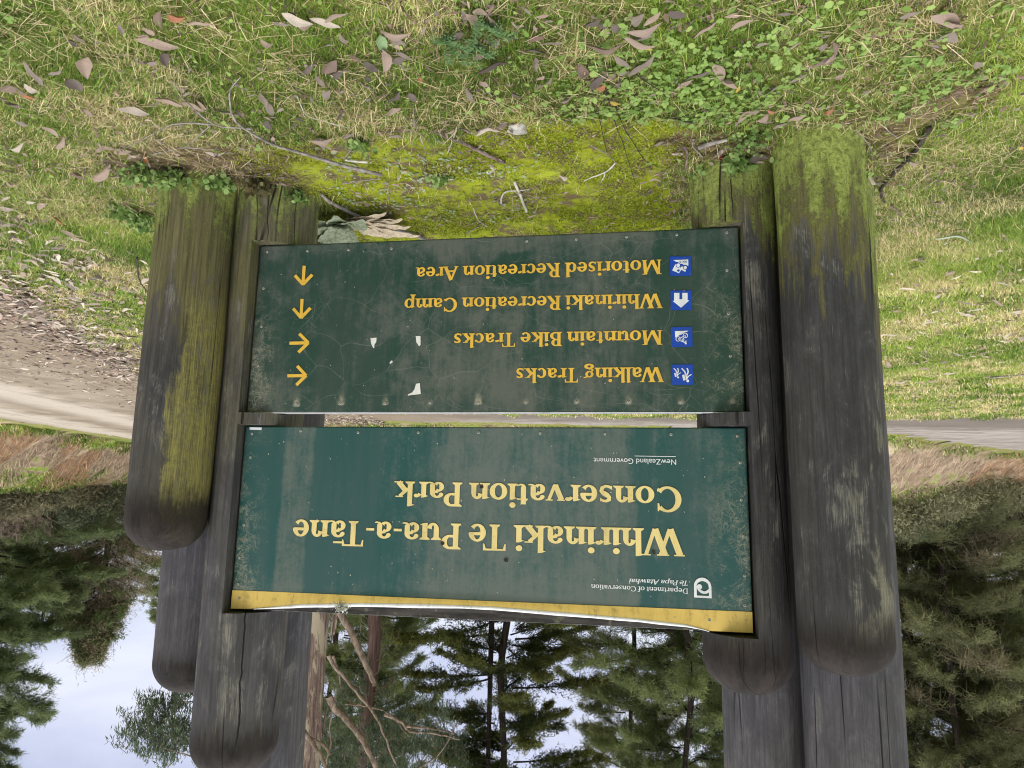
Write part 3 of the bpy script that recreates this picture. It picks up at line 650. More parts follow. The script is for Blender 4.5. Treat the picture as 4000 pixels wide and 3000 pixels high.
# ------------------------------------------------------------------ sign materials
def panel_mat(name, clean, mid, grime, speck, crackscale=None):
    b = NB(name); P = b.coord(); g = b.attr('tint'); s = b.n('ShaderNodeSeparateColor'); b.t.links.new(g, s.inputs[0])
    st = b.noise(b.coord((7, 1, 0.9)), 1.0, 6, 0.65, 0.2); st2 = b.noise(b.coord((30, 1, 3.2)), 1.0, 5, 0.7, 0.25)
    fn = b.noise(P, 55, 5, 0.75); mo = b.noise(P, 8, 6, 0.72, 0.5)
    c = b.mix(b.mr(st, 0.38, 0.66), clean, mid)
    k = b.math('ADD', s.outputs[0], b.math('ADD', b.mr(st2, 0.25, 0.75, -0.16, 0.16), b.math('ADD', b.mr(fn, 0.3, 0.7, -0.12, 0.12), b.mr(mo, 0.3, 0.7, -0.14, 0.14))))
    c = b.mix(b.math('MULTIPLY', b.mr(k, 0.16, 0.9), 0.85), c, grime)
    c = b.mix(b.math('MULTIPLY', b.mr(s.outputs[1], 0.15, 0.85), b.mr(fn, 0.35, 0.6, 0.35, 1)), c, (0.36, 0.34, 0.25))
    sp_ = b.voro(P, 26, 'F1', 'Distance'); c = b.mix(b.math('MULTIPLY', b.mr(sp_, 0.075, 0.045), b.mr(b.noise(P, 9, 2), 0.56, 0.62)), c, speck)
    if crackscale:
        ns = b.n('ShaderNodeTexNoise'); b.set(ns.inputs['Vector'], P); ns.inputs['Scale'].default_value = 3.0
        vm = b.n('ShaderNodeVectorMath', operation='MULTIPLY_ADD'); b.set(vm.inputs[0], ns.outputs['Color']); vm.inputs[1].default_value = (.22, 0, .22); b.set(vm.inputs[2], P)
        vm2 = b.n('ShaderNodeVectorMath', operation='MULTIPLY'); b.set(vm2.inputs[0], vm.outputs[0]); vm2.inputs[1].default_value = (1, 0, 1.35)
        ck = b.voro(vm2.outputs[0], crackscale); ck2 = b.voro(vm2.outputs[0], crackscale * 2.3)
        m1 = b.math('MULTIPLY', b.mr(ck, 0.007, 0.002), b.mr(b.noise(P, 2.5, 3), 0.40, 0.52)); m2 = b.math('MULTIPLY', b.mr(ck2, 0.012, 0.004), b.mr(b.noise(P, 3.3, 3), 0.54, 0.62))
        c = b.mix(b.math('MULTIPLY', b.math('MAXIMUM', m1, m2), 0.22), c, (0.30, 0.31, 0.25))
    # web and rootlet tracery at the ends
    wv = b.n('ShaderNodeTexNoise'); b.set(wv.inputs['Vector'], P); wv.inputs['Scale'].default_value = 22
    va = b.n('ShaderNodeVectorMath', operation='MULTIPLY_ADD'); b.set(va.inputs[0], wv.outputs['Color']); va.inputs[1].default_value = (.07, 0, .07); b.set(va.inputs[2], P)
    vb = b.n('ShaderNodeVectorMath', operation='MULTIPLY'); b.set(vb.inputs[0], va.outputs[0]); vb.inputs[1].default_value = (1, 0, 1)
    w1 = b.voro(vb.outputs[0], 52); w2 = b.voro(vb.outputs[0], 27)
    web = b.math('MULTIPLY', b.math('MAXIMUM', b.mr(w1, 0.055, 0.01), b.mr(w2, 0.04, 0.008)), b.math('MULTIPLY', s.outputs[2], b.mr(mo, 0.38, 0.58)))
    c = b.mix(b.math('MULTIPLY', b.math('MULTIPLY', s.outputs[2], b.mr(mo, 0.42, 0.62)), b.mr(fn, .35, .65, 0, .5)), c, (0.24, 0.235, 0.18)); c = b.mix(b.math('MULTIPLY', web, 0.5), c, (0.42, 0.40, 0.29))
    return b.bsdf(c, b.mr(k, 0.0, 0.8, 0.34, 0.75), b.bump(b.math('ADD', fn, web), 0.12, 0.002), 0.4)
M_UP = panel_mat('painted sheet teal', (0.014, 0.080, 0.075), (0.032, 0.088, 0.084), (0.135, 0.160, 0.143), (0.42, 0.40, 0.32))
M_LOW = panel_mat('painted sheet dark green', (0.016, 0.055, 0.043), (0.032, 0.064, 0.052), (0.120, 0.130, 0.108), (0.5, 0.5, 0.46), 4.2)
def dirty_paint(name, col, dirt, amt=0.5, rough=0.5):
    b = NB(name); P = b.coord(); n = b.noise(b.coord((14, 14, 4)), 1.0, 6, 0.72, 0.3); f = b.noise(P, 70, 5, 0.75)
    c = b.mix(b.mr(n, 0.35, 0.7), tuple(min(1, v * 1.05) for v in col), tuple(v * 0.86 for v in col))
    c = b.mix(b.math('MULTIPLY', b.mr(b.math('ADD', b.math('MULTIPLY', n, .6), b.math('MULTIPLY', f, .5)), 0.56, 0.72), amt), c, dirt)
    return b.bsdf(c, rough, None, 0.35)
M_CREAM = dirty_paint('cream yellow lettering', (0.80, 0.65, 0.27), (0.40, 0.30, 0.10), 0.45)
M_AMBER = dirty_paint('amber lettering', (0.78, 0.485, 0.065), (0.45, 0.27, 0.06), 0.5)
M_STRIPE = dirty_paint('yellow stripe', (0.70, 0.50, 0.13), (0.25, 0.19, 0.07), 0.75)
M_WHITE = dirty_paint('white lettering', (0.80, 0.83, 0.85), (0.5, 0.52, 0.5), 0.4)
M_BLUE = dirty_paint('blue pictogram', (0.010, 0.065, 0.42), (0.05, 0.11, 0.36), 0.4, 0.35)
M_CHIP = dirty_paint('bare white undercoat', (0.78, 0.78, 0.74), (0.5, 0.48, 0.42), 0.5)
M_METAL = dirty_paint('white metal edge', (0.82, 0.83, 0.84), (0.33, 0.32, 0.28), 0.6, 0.4)
def board_mat():
    b = NB('weathered backing board'); n = b.noise(b.coord((4, 30, 30)), 1.0, 6, 0.7); f = b.noise(b.coord(), 60, 5, 0.75); l = b.noise(b.coord(), 17, 3)
    c = b.mix(b.mr(n, 0.3, 0.7), (0.022, 0.02, 0.02), (0.095, 0.088, 0.08)); c = b.mix(b.mr(l, 0.58, 0.68, 0, 0.5), c, (0.19, 0.19, 0.12)); c = b.mix(b.mr(f, 0.66, 0.74), c, (0.5, 0.5, 0.44))
    return b.bsdf(c, 0.9, b.bump(n, 0.5, 0.004), 0.2)
M_BOARD = board_mat()
M_TINT = tinted('screw metal', 0.45, 0, 0.5)

SAG = [(0, 0), (.17, 0), (.20, .008), (.26, .022), (.45, .036), (.75, .049), (1.07, .060), (1.35, .059), (1.64, .051), (1.92, .035), (2.10, .012), (2.17, .003), (SW, 0)]
def sag(s): return np.interp(s, [a for a, _ in SAG], [q for _, q in SAG])
def sheet(name, h, mat, parent, sagged, screws, plume, spots=(), lower=False):
    nx, nz = 300, 110
    s = np.linspace(0, SW, nx); t = np.linspace(0, 1, nz)
    top = h - (sag(s) if sagged else 0 * s)
    Sx, T = np.meshgrid(s, t); Z = T * top[None]
    Y = np.where(T > 0.93, -0.010 * sst(0.93, 1, T) * (sag(Sx) / 0.06), 0) if sagged else 0 * Sx
    Y = Y + (fbm(Sx * 1.5, Z * 1.5, 77, 2) - 0.5) * 0.003
    V = np.stack([Sx.ravel(), Y.ravel(), Z.ravel()], 1)
    i = np.arange(nz - 1)[:, None] * nx + np.arange(nx - 1)[None]
    F = np.stack([i, i + 1, i + nx + 1, i + nx], -1).reshape(-1, 4)
    x, z = Sx.ravel(), Z.ravel()
    edge = np.minimum(x, SW - x)
    g = 0.10 + 0.16 * sst(0.16, 0.0, edge) * fbm(x * 9, z * 3, 31)
    col = fbm(x * 2.6, z * 0.35 + 3, 33, 4)                               # broad vertical run-off bands
    g += 0.55 * sst(0.47, 0.68, col)
    if lower:
        g += 0.09 + 0.30 * sst(0.13, 0.0, z) * (0.4 + fbm(x * 6, z * 3, 38)) + 0.26 * sst(0.50, 0.72, fbm(x * 6, z * 5, 35, 5)) + 0.34 * (fbm(x * 22, z * 18, 39, 5) - .42) - 0.33 * sst(0.47, 0.68, col)
        e = np.hypot((x - spots[0][0]) / 0.10, (z - spots[0][1]) / 0.085); g *= sst(0.75, 1.25, e + (fbm(x * 14, z * 14, 36) - .5) * .6)
        g -= 0.18 * sst(0.4, 0.3, x)
    else:
        g += 0.33 * sst(h - 0.20, h - 0.085, z) * fbm(x * 4, z * 2, 37)
        for hx, hz in spots: g += 0.5 * np.exp(-((x - hx) / 0.03) ** 2 - ((z - hz + 0.02) / 0.06) ** 2)
        for bx, bw in ((1.99, 0.085),): g += 0.45 * sst(bw, bw * 0.7, np.abs(x - bx - 0.02 * (z - .4)))
        g -= 0.5 * sst(0.05, 0.0, np.abs(x - 1.86)) + 0.4 * sst(0.05, 0, np.abs(x - 0.42))
    p = np.zeros_like(g)
    for hx, hz in screws:
        p += 0.55 * np.exp(-((x - hx) / 0.010) ** 2 - ((z - hz) / 0.010) ** 2)
        if plume and hz > h * 0.8:
            dz = hz - z; p += np.where(dz > -0.01, 0.85 * (0.15 + 1.0 * vnoise(hx * 40, 1, 3)) * np.exp(-((x - hx) / (0.018 + 0.15 * np.maximum(dz, 0))) ** 2) * np.exp(-np.maximum(dz, 0) / 0.05), 0)
    web = sst(0.16, 0.02, np.where(x < SW / 2, x * 0.8, SW - x)) * (0.35 + 0.65 * sst(0.1, 0.5, z) if not lower else sst(0.1, 0.6, z))
    me = fast_mesh(name, V, F, np.stack([np.clip(g, 0, 1.2), np.clip(p, 0, 1), np.clip(web, 0, 1)], 1), True)
    o = link(name, me, mat, parent)
    sd = o.modifiers.new('thickness', 'SOLIDIFY'); sd.thickness = 0.003; sd.offset = -1
    return o
def box(name, x0, x1, y0, y1, z0, z1, mat, parent, bev=0.0):
    bm = bmesh.new(); bmesh.ops.create_cube(bm, size=1)
    for v in bm.verts: v.co = Vector((x0 if v.co.x < 0 else x1, y0 if v.co.y < 0 else y1, z0 if v.co.z < 0 else z1))
    if bev: bmesh.ops.bevel(bm, geom=list(bm.edges), offset=bev, segments=2, affect='EDGES')
    me = bpy.data.meshes.new(name); bm.to_mesh(me); bm.free(); return link(name, me, mat, parent)
def sign_root(name, base, label):
    o = empty(name, (0, 0, 0), label, 'sign')
    o.matrix_world = Matrix.Translation((S0[0], S0[1], base)) @ PANELROT
    return o
def screw_mesh():
    a = Acc(); n = 12; th = np.linspace(0, 2 * math.pi, n, endpoint=False)
    prof = [(0.0062, 0.0, (.23, .22, .19)), (0.0062, -0.0016, (.27, .27, .24)), (0.0046, -0.0032, (.40, .40, .37)), (0.0026, -0.0036, (.3, .3, .27)), (0.0022, -0.0022, (.06, .05, .05)), (0.0002, -0.002, (.05, .04, .04))]
    V = []; C = []
    for r, y, c in prof:
        V += [(r * math.cos(t), y, r * math.sin(t)) for t in th]; C += [c] * n
    i = np.arange(len(prof) - 1)[:, None] * n; j = np.arange(n)[None]; k = (j + 1) % n
    F = np.stack([i + j, i + k, i + n + k, i + n + j], -1).reshape(-1, 4)
    me = fast_mesh('screw', V, F, C); me.materials.append(M_TINT); return me
SCREW = screw_mesh()
def flat_part(name, polys, mat, parent, y):
    o = link(name, flat_mesh(name, polys), mat, parent); o.location = (0, y, 0); return o
def text_line(parent, base, txt, p0, p1, cap0, mat, style, italic=0.0, track=0.0, y=-0.0034, label=None):
    "p0/p1: photo spots of baseline start / end; cap0: photo spot of the cap top near the start"
    P, w = text_polys(txt, style, italic, track)
    a = sp(*p0, base); e = sp(*p1, base); c = sp(*cap0, base)
    z = (a[1] + e[1]) / 2; tilt = (e[1] - a[1]) / (e[0] - a[0]) if abs(e[1] - a[1]) < 0.03 else 0
    x0 = min(q[0] for p in P for q in p); x1 = max(q[0] for p in P for q in p)
    sx = (e[0] - a[0]) / (x1 - x0); sy = (c[1] - a[1]) / 100.0
    Q = [[(a[0] + (px - x0) * sx, a[1] + tilt * (px - x0) * sx + py * sy) for px, py in p] for p in P]
    o = flat_part('lettering', Q, mat, parent, y)
    if label: o['label'] = label
    return o
def bfont_line(parent, base, txt, p0, p1, cap0, mat, y=-0.0034, name='lettering', label=None, space=1.0):
    cu = bpy.data.curves.new('t', 'FONT'); cu.body = txt; cu.space_character = space
    to = bpy.data.objects.new('t', cu); COL.objects.link(to)
    me = bpy.data.meshes.new_from_object(to.evaluated_get(bpy.context.evaluated_depsgraph_get()))
    bpy.data.objects.remove(to); bpy.data.curves.remove(cu)
    n = len(me.vertices); co = np.zeros(n * 3, np.float32); me.vertices.foreach_get('co', co); co = co.reshape(-1, 3)
    a = sp(*p0, base); e = sp(*p1, base); c = sp(*cap0, base)
    sx = (e[0] - a[0]) / (co[:, 0].max() - co[:, 0].min()); sy = (c[1] - a[1]) / co[:, 1].max()
    tilt = (e[1] - a[1]) / (e[0] - a[0])
    X = a[0] + (co[:, 0] - co[:, 0].min()) * sx; Z = a[1] + co[:, 1] * sy + tilt * (X - a[0])
    me.vertices.foreach_set('co', np.column_stack([X, 0 * X, Z]).astype(np.float32).ravel()); me.update()
    me.name = name
    o = link(name, me, mat, parent); o.location = (0, y, 0)
    if label: o['label'] = label
    return o
def zz(ox, oy, s): return lambda x, y: (ox + x * s, oy + y * s)
Za = zz(2200, 1600, .5124); Zb = zz(900, 1600, .5123); Zc = zz(1500, 950, .4973); Zd = zz(2500, 950, .3614); Ze = zz(900, 900, .4522)
Q3 = zz(0, 1000, .9042); Q4 = zz(2000, 1000, .9042); Q6 = zz(2000, 2000, .9042); Q2 = zz(2000, 0, .9042); Zl = zz(2680, 2220, .14706)
def poly_px(f, base, pts): return [sp(*f(*p), base) for p in pts]
def strips_px(f, base, pts, w): return [poly_px(f, base, q) for q in strip(pts, w)]

# ------------------------------------------------------------------ upper sign
UP = sign_root('park_name_sign', ZU, 'teal park name sign with cream title lettering under a yellow stripe')
scr = [Q3(1090, 768), Q3(1300, 756), Q3(1548, 763), Q3(1808, 763), Q3(2068, 763), Q4(122, 766), Q4(402, 769), Q4(687, 771), Q4(973, 778), Q4(985, 893), Q4(990, 1053), Q6(998, 103), Q6(1005, 275), Q6(1005, 403),
       Q3(1083, 870), Zb(105, 880), Zb(70, 1128), Zb(60, 1330), Zb(70, 1437), Zb(547, 1457), Q6(245, 436), Q6(703, 455), Q6(852, 467)]
scr_u = [sp(*p, ZU) for p in scr]
holes = [sp(*Zb(1918, 588), ZU), sp(*Zb(1618, 1018), ZU), sp(*Zb(2105, 1148), ZU), sp(*Za(690, 1085), ZU)]
box('backing_board', 0.002, SW - 0.002, 0.0045, 0.048, 0.002, H2, M_BOARD, UP, 0.002)
sheet('panel', H2, M_UP, UP, True, scr_u, False, holes)
def up_stripe():
    s = np.linspace(0, SW, 160); z0 = np.full_like(s, H2 - HY); z1 = H2 - sag(s) - 0.0005
    yb = -0.010 * (sag(s) / 0.06)
    rows = []
    for t in np.linspace(0, 1, 6):
        z = z0 + (z1 - z0) * t; tt = z / (H2 - sag(s)); rows.append(np.column_stack([s, -0.0024 - 0.010 * sst(0.93, 1, tt) * (sag(s) / 0.06), z]))
    V = np.concatenate(rows); n = len(s); i = np.arange(5)[:, None] * n + np.arange(n - 1)[None]
    link('stripe', fast_mesh('stripe', V, np.stack([i, i + 1, i + n + 1, i + n], -1).reshape(-1, 4), None, True), M_STRIPE, UP)
    # the sheet's bare white edge, rolled forward where the top has come away
    k = (s > 0.17) & (s < 2.16); q = s[k]; zt = H2 - sag(q); y0 = -0.0026 - 0.010 * (sag(q) / 0.06); th = 0.015 * np.clip(sag(q) / 0.03, 0.25, 1) * (0.7 + 0.6 * fbm(q * 5, q * 0, 51))
    rows = [np.column_stack([q, y0, zt]), np.column_stack([q, y0 - 0.004, zt + th * 0.35]), np.column_stack([q, y0 - 0.002, zt + th * 0.9]), np.column_stack([q, y0 + 0.006, zt + th])]
    V = np.concatenate(rows); n = len(q); i = np.arange(3)[:, None] * n + np.arange(n - 1)[None]
    o = link('sheet_edge', fast_mesh('sheet_edge', V, np.stack([i, i + 1, i + n + 1, i + n], -1).reshape(-1, 4), None, True), M_METAL, UP); o['label'] = 'curled white edge of the top of the sheet'
up_stripe()
box('rear_sheet', 0.15, SW - 0.02, 0.0485, 0.0515, 0.01, H2 + 0.0075, M_METAL, UP)
for x, z in scr_u: o = link('screw', SCREW, None, UP, (x, -0.0020, z))
text_line(UP, ZU, 'Whirinaki Te Pua-a-Tāne', Za(922, 912), Zb(484, 838), Za(922, 1119), M_CREAM, BOLD, track=-1, label='upper line of the title')
text_line(UP, ZU, 'Conservation Park', Za(899, 590), Zb(1254, 546), Za(899, 783), M_CREAM, BOLD, track=-1, label='lower line of the title')
text_line(UP, ZU, 'Department of Conservation', Za(950, 1364), Za(213, 1331), Za(950, 1404), M_WHITE, BOOK, track=1, label='white department name')
text_line(UP, ZU, 'Te Papa Atawhai', Za(948, 1304), Za(500, 1288), Za(948, 1342), M_WHITE, BOOK, italic=0.22, track=-3, label='slanted white line')
bfont_line(UP, ZU, 'NewZealand Government', Za(860, 381), Za(232, 367), Za(860, 422), M_WHITE, label='small white line with underscore')
def logo():
    O = [(205, 430), (225, 365), (270, 300), (340, 258), (415, 243), (490, 255), (570, 300), (625, 360), (655, 420), (668, 480)]
    I = [(278, 450), (305, 390), (345, 358), (390, 342), (430, 337), (475, 342), (525, 365), (565, 400), (588, 442), (598, 495)]
    px = [[O[i], I[i], I[i + 1], O[i + 1]] for i in range(9)]
    px += [[(205, 429), (279, 449), (285, 720), (212, 770)], [(598, 494), (668, 479), (680, 795), (605, 735)], [(212, 770), (285, 718), (606, 733), (680, 795)]]
    px += strip(smooth_line([(640, 560), (590, 600), (540, 632), (480, 641), (410, 620), (350, 570), (315, 500)], 36), np.interp(np.linspace(0, 1, 37), [0, .3, .6, 1], [80, 72, 70, 70]))
    px += disc(350, 490, 70, 71)
    flat_part('emblem', [poly_px(Zl, ZU, p) for p in px], M_WHITE, UP, -0.0034)['label'] = 'white arched emblem with a fern spiral'
logo()
flat_part('underline', [poly_px(Za, ZU, [(858, 356), (545, 352), (545, 356), (858, 361)])], M_WHITE, UP, -0.0034)
flat_part('sticker', [poly_px(Q3, ZU, [(1080, 740), (1132, 741), (1132, 752), (1080, 751)])], M_WHITE, UP, -0.0034)
M_HOLE = plain('bullet hole', (0.035, 0.028, 0.02), 0.9, 0.5, 80)
def hole(x, z, r):
    a = np.linspace(0, 2 * math.pi, 13, endpoint=False); rr = r * (0.7 + 0.6 * rng.random(13))
    flat_part('bullet_hole', [[(x + q * math.cos(t), z + q * math.sin(t)) for q, t in zip(rr, a)]], M_HOLE, UP, -0.0046)
for (x, z), r in zip(holes, (0.009, 0.008, 0.009, 0.008)): hole(x, z, r)
def flecks(parent, mat, n, h, r0, r1, seed):
    g = np.random.default_rng(seed); P = []
    for _ in range(n):
        x, z = g.uniform(0.08, SW - .08), g.uniform(0.04, h - .1); r = g.uniform(r0, r1); a = np.sort(g.uniform(0, 2 * math.pi, 6)); 
        P.append([(x + r * math.cos(t) * g.uniform(.4, 1), z + r * math.sin(t) * g.uniform(.5, 1.5)) for t in a])
    V = []; F = []
    for p in P: F.append(tuple(range(len(V), len(V) + 6))); V += [(q[0], 0, q[1]) for q in p]
    me = bpy.data.meshes.new('paint_flecks'); me.from_pydata(V, [], F); me.update()
    o = link('paint_flecks', me, mat, parent, (0, -0.0040, 0)); o['kind'] = 'stuff'
M_FLECK = plain('pale lichen fleck', (0.50, 0.48, 0.39), 0.9, 0.3, 60)
flecks(UP, M_FLECK, 95, H2, 0.0015, 0.004, 3)
# lichen tuft on the peeled top edge
def lichen():
    a = Acc(); c = (2.26 - 0, 0)
    x, z = sp(*Zb(855, 1505), ZU)
    for i in range(260):
        r = abs(rng.normal(0, .016)); t = rng.uniform(0, 6.28); p = np.array([x + r * 1.3 * math.cos(t), -0.014 - rng.uniform(0, .006), z + r * .8 * math.sin(t)])
        d = rng.normal(0, 1, 3) * .0045; e = rng.normal(0, 1, 3) * .003
        a.add([p - e, p + e, p + d], [[0, 1, 2]], np.array([.62, .64, .56]) * rng.uniform(.7, 1.2))
    o = link('lichen', a.mesh('lichen', False), tinted('white lichen', .9), UP); o['label'] = 'pale crusty tuft on the peeled edge'
lichen()

# ------------------------------------------------------------------ lower sign
LO = sign_root('directions_sign', Z0, 'dark green directions sign with four amber lines, blue pictograms and arrows')
scr = [Ze(320, 187), Ze(667, 180), Ze(1022, 170), Ze(1393, 158), Q2(65, 1043), Q2(278, 1035), Q2(495, 1025), Q2(712, 1015), Q2(928, 1005), Q4(928, 63), Q4(935, 250), Q4(943, 433), Q4(953, 630), Q4(60, 632), Q4(280, 630), Q4(503, 630), Q4(730, 632),
       Q3(1282, 640), Q3(1473, 638), Q3(1665, 637), Q3(1858, 635), Q3(2066, 635), Ze(288, 503), Ze(270, 832), Ze(240, 1170), Ze(213, 1505)]
scr_l = [sp(*p, Z0) for p in scr]
box('backing_board', 0.002, SW - 0.002, 0.0045, 0.048, 0.002, H1 - 0.002, M_BOARD, LO, 0.002)
sheet('panel', H1, M_LOW, LO, False, scr_l, True, [sp(*Zc(1010, 200), Z0)], True)
box('rear_sheet', 0.02, SW - 0.02, 0.0485, 0.0515, 0.003, H1 + 0.0008, M_METAL, LO)
box('edge_trim', 0.0, SW, -0.0035, 0.0030, H1 + 0.0005, H1 + 0.0035, M_METAL, LO)
for x, z in scr_l: link('screw', SCREW, None, LO, (x, -0.0018, z))
text_line(LO, Z0, 'Walking Tracks', Zc(2197, 974), Zc(1040, 984), Zc(2197, 1091), M_AMBER, BOLD, label='uppermost of the four amber lines')
text_line(LO, Z0, 'Mountain Bike Tracks', Zc(2184, 684), Zc(553, 712), Zc(2184, 798), M_AMBER, BOLD, label='second of the four amber lines')
text_line(LO, Z0, 'Whirinaki Recreation Camp', Zc(2187, 397), Zc(165, 438), Zc(2187, 511), M_AMBER, BOLD, label='third of the four amber lines')
text_line(LO, Z0, 'Motorised Recreation Area', Zc(2178, 130), Zc(253, 193), Zc(2178, 244), M_AMBER, BOLD, label='lowest of the four amber lines')
def arrow(tip, tail, w1, w2, label):
    f = Ze; P = strips_px(f, Z0, [tail, tip], 27)
    t = np.array(tip, float); bk = t + (np.array(tail) - t) * 0.02
    P += strips_px(f, Z0, [w1, tuple(t + (t - np.array(w1)) * 0.02)], 27) + strips_px(f, Z0, [w2, tuple(t + (t - np.array(w2)) * 0.02)], 27)
    flat_part('arrow', P, M_AMBER, LO, -0.0034)['label'] = label
arrow((630, 468), (640, 307), (560, 390), (710, 384), 'lowest arrow, pointing straight ahead'); arrow((613, 756), (622, 593), (545, 676), (695, 671), 'arrow pointing straight ahead beside the camp line')
arrow((676, 972), (513, 976), (598, 894), (590, 1055), 'arrow pointing sideways beside the bike line'); arrow((656, 1255), (495, 1257), (580, 1172), (572, 1337), 'topmost arrow, pointing sideways')
def picto(sq, white, blue, label):
    s = flat_part('pictogram', [poly_px(Zd, Z0, sq)], M_BLUE, LO, -0.0032); s['label'] = label
    w = link('symbol', flat_mesh('symbol', [p for p in white]), M_WHITE, s); w.location = (0, -0.0010, 0)
    for bl in blue or []: link('detail', flat_mesh('detail', bl), M_BLUE, s).location = (0, -0.0020, 0)
def sx(p, w): return strips_px(Zd, Z0, smooth_line(p, 10) if len(p) > 2 else p, w)
def dx(x, y, r): return [poly_px(Zd, Z0, disc(x, y, r)[0])]
def ringx(x, y, R, w): return [poly_px(Zd, Z0, q) for q in arc(x, y, R, R, 0, 360, w, w, 24)]
def px_(p): return [poly_px(Zd, Z0, p)]
W = dx(515, 1490, 15) + px_([(454, 1428), (478, 1420), (494, 1480), (468, 1488)]) + px_([(486, 1424), (512, 1424), (510, 1476), (494, 1478)])
W += sx([(497, 1428), (480, 1388), (449, 1354)], 14) + sx([(504, 1430), (519, 1392), (508, 1352)], 14) + sx([(506, 1466), (524, 1440), (555, 1420)], 11)
W += dx(411, 1452, 10) + px_([(369, 1408), (384, 1402), (395, 1444), (378, 1448)]) + px_([(390, 1404), (411, 1404), (408, 1440), (397, 1442)]) + sx([(398, 1408), (387, 1378), (364, 1355)], 11) + sx([(405, 1408), (413, 1380), (406, 1352)], 11) + sx([(404, 1434), (418, 1414), (440, 1401)], 8)
B = [sx([(485, 1426), (511, 1430)], 3) + px_([(481, 1424), (484, 1423), (497, 1476), (494, 1478)]), sx([(388, 1407), (411, 1411)], 2.5) + px_([(386, 1404), (388.5, 1403), (398, 1440), (396, 1442)])]
picto([(340, 1314), (575, 1312), (578, 1532), (345, 1533)], W, B, 'blue square with two hikers')
W = px_([(377, 953), (525, 948), (500, 962), (482, 966), (468, 978), (447, 990), (430, 992), (408, 1008), (379, 1022)]) + ringx(411, 1037, 27, 7) + ringx(490, 1000, 27, 7)
W += sx([(411, 1037), (440, 1022), (490, 1000)], 6) + sx([(411, 1037), (438, 1052), (470, 1034), (440, 1022)], 5) + sx([(490, 1000), (494, 1028)], 6) + px_([(436, 1062), (448, 1056), (484, 1068), (496, 1052), (503, 1058), (492, 1082), (478, 1078)]) + sx([(446, 1064), (474, 1046), (464, 1022)], 9) + dx(494, 1085, 11)
picto([(332, 910), (563, 905), (568, 1122), (338, 1125)], W, None, 'blue square with a cyclist riding up a slope')
W = px_([(368, 540), (425, 540), (425, 608), (456, 608), (456, 540), (513, 540), (513, 618), (530, 622), (443, 700), (353, 628), (368, 624)])
picto([(329, 515), (556, 512), (559, 724), (332, 726)], W, None, 'blue square with a white house shape')
W = px_([(357, 186), (521, 179), (521, 250), (492, 236), (474, 240), (452, 224), (430, 228), (410, 206), (388, 204), (372, 192)]) + px_([(380, 232), (347, 297), (420, 328), (447, 290), (487, 313), (496, 292), (504, 280), (452, 252), (436, 268), (392, 226)])
B = [ringx(412, 243, 26, 6), ringx(487, 268, 24, 6), px_([(408, 286), (432, 294), (420, 316), (396, 304)])]; TXT = []
for ox in (0, 1):
    X = 508 - ox * 62; TXT += sx([(X - 16, 196), (X - 14, 217)], 4) + sx([(X - 14, 217), (X, 204)], 4) + sx([(X, 205), (X - 22, 206)], 4)
TXT += sx([(481, 197), (458, 213)], 4) + sx([(480, 214), (460, 196)], 4)
B.append(TXT)
picto([(323, 147), (549, 145), (552, 354), (324, 357)], W, B, 'blue square with a four by four truck on a slope')
sy = M_WHITE
# white wheels on the truck
tw = [c for c in LO.children if c.name.startswith('pictogram')][-1]
link('wheel_mark', flat_mesh('wheel_mark', dx(412, 243, 20)), M_WHITE, tw).location = (0, -0.0026, 0)
link('wheel_mark', flat_mesh('wheel_mark', dx(487, 268, 18)), M_WHITE, tw).location = (0, -0.0026, 0)
for f, pts in ((Ze, [(1212, 930), (1265, 928), (1262, 965), (1245, 990), (1245, 1018), (1236, 1018), (1216, 975)]), (Zc, [(250, 730), (288, 730), (289, 800), (276, 811), (268, 796), (256, 780)]),
               (Zc, [(253, 1105), (283, 1100), (290, 1185), (187, 1198), (190, 1188), (222, 1172), (240, 1150)]), (Zc, [(45, 940), (60, 922), (70, 926), (66, 940), (50, 950)])):
    flat_part('bare_patch', [poly_px(f, Z0, pts)], M_CHIP, LO, -0.0030)
flecks(LO, M_FLECK, 60, H1, 0.0012, 0.0035, 5)

# ------------------------------------------------------------------ trees
M_LEAF = tinted('conifer foliage', 0.75, 0.5, 0.15)
M_GUM = tinted('gum foliage', 0.6, 0.3, 0.25)
def bark_mat(name, dark, lite, scale=(10, 10, 1.5), patch=None):
    b = NB(name); n = b.noise(b.coord(scale), 1.0, 6, 0.7, 0.4); c = b.mix(b.mr(n, 0.3, 0.7), dark, lite)
    if patch: c = b.mix(b.mr(b.noise(b.coord((3, 3, 0.8), (5, 5, 5)), 1, 5, 0.65), 0.50, 0.58), c, patch)
    return b.bsdf(c, 0.9, b.bump(n, 0.6, 0.03), 0.15)
M_BARK = bark_mat('dark conifer bark', (0.022, 0.017, 0.015), (0.085, 0.068, 0.06))
M_PALEBARK = bark_mat('stringy gum bark', (0.095, 0.062, 0.05), (0.36, 0.27, 0.23), (16, 16, 0.9), (0.44, 0.38, 0.28))
M_LIMB = bark_mat('smooth gum limb', (0.11, 0.08, 0.065), (0.38, 0.30, 0.235), (9, 9, 5))
M_TWIG = bark_mat('dead twigs', (0.10, 0.085, 0.05), (0.33, 0.29, 0.18), (4, 4, 4))
def unit(v): return v / (np.linalg.norm(v, axis=-1, keepdims=True) + 1e-9)
def blades(P, D, L, W, C, roll=None):
    "thin triangles: base points P, unit directions D, lengths L, widths W, colours C"
    n = len(P); rv = unit(np.cross(D, rng.normal(0, 1, (n, 3))))
    A = P - rv * W[:, None] / 2; B = P + rv * W[:, None] / 2; T = P + D * L[:, None]
    V = np.stack([A, B, T], 1).reshape(-1, 3)
    return V, np.arange(3 * n).reshape(-1, 3), np.repeat(C, 3, 0)
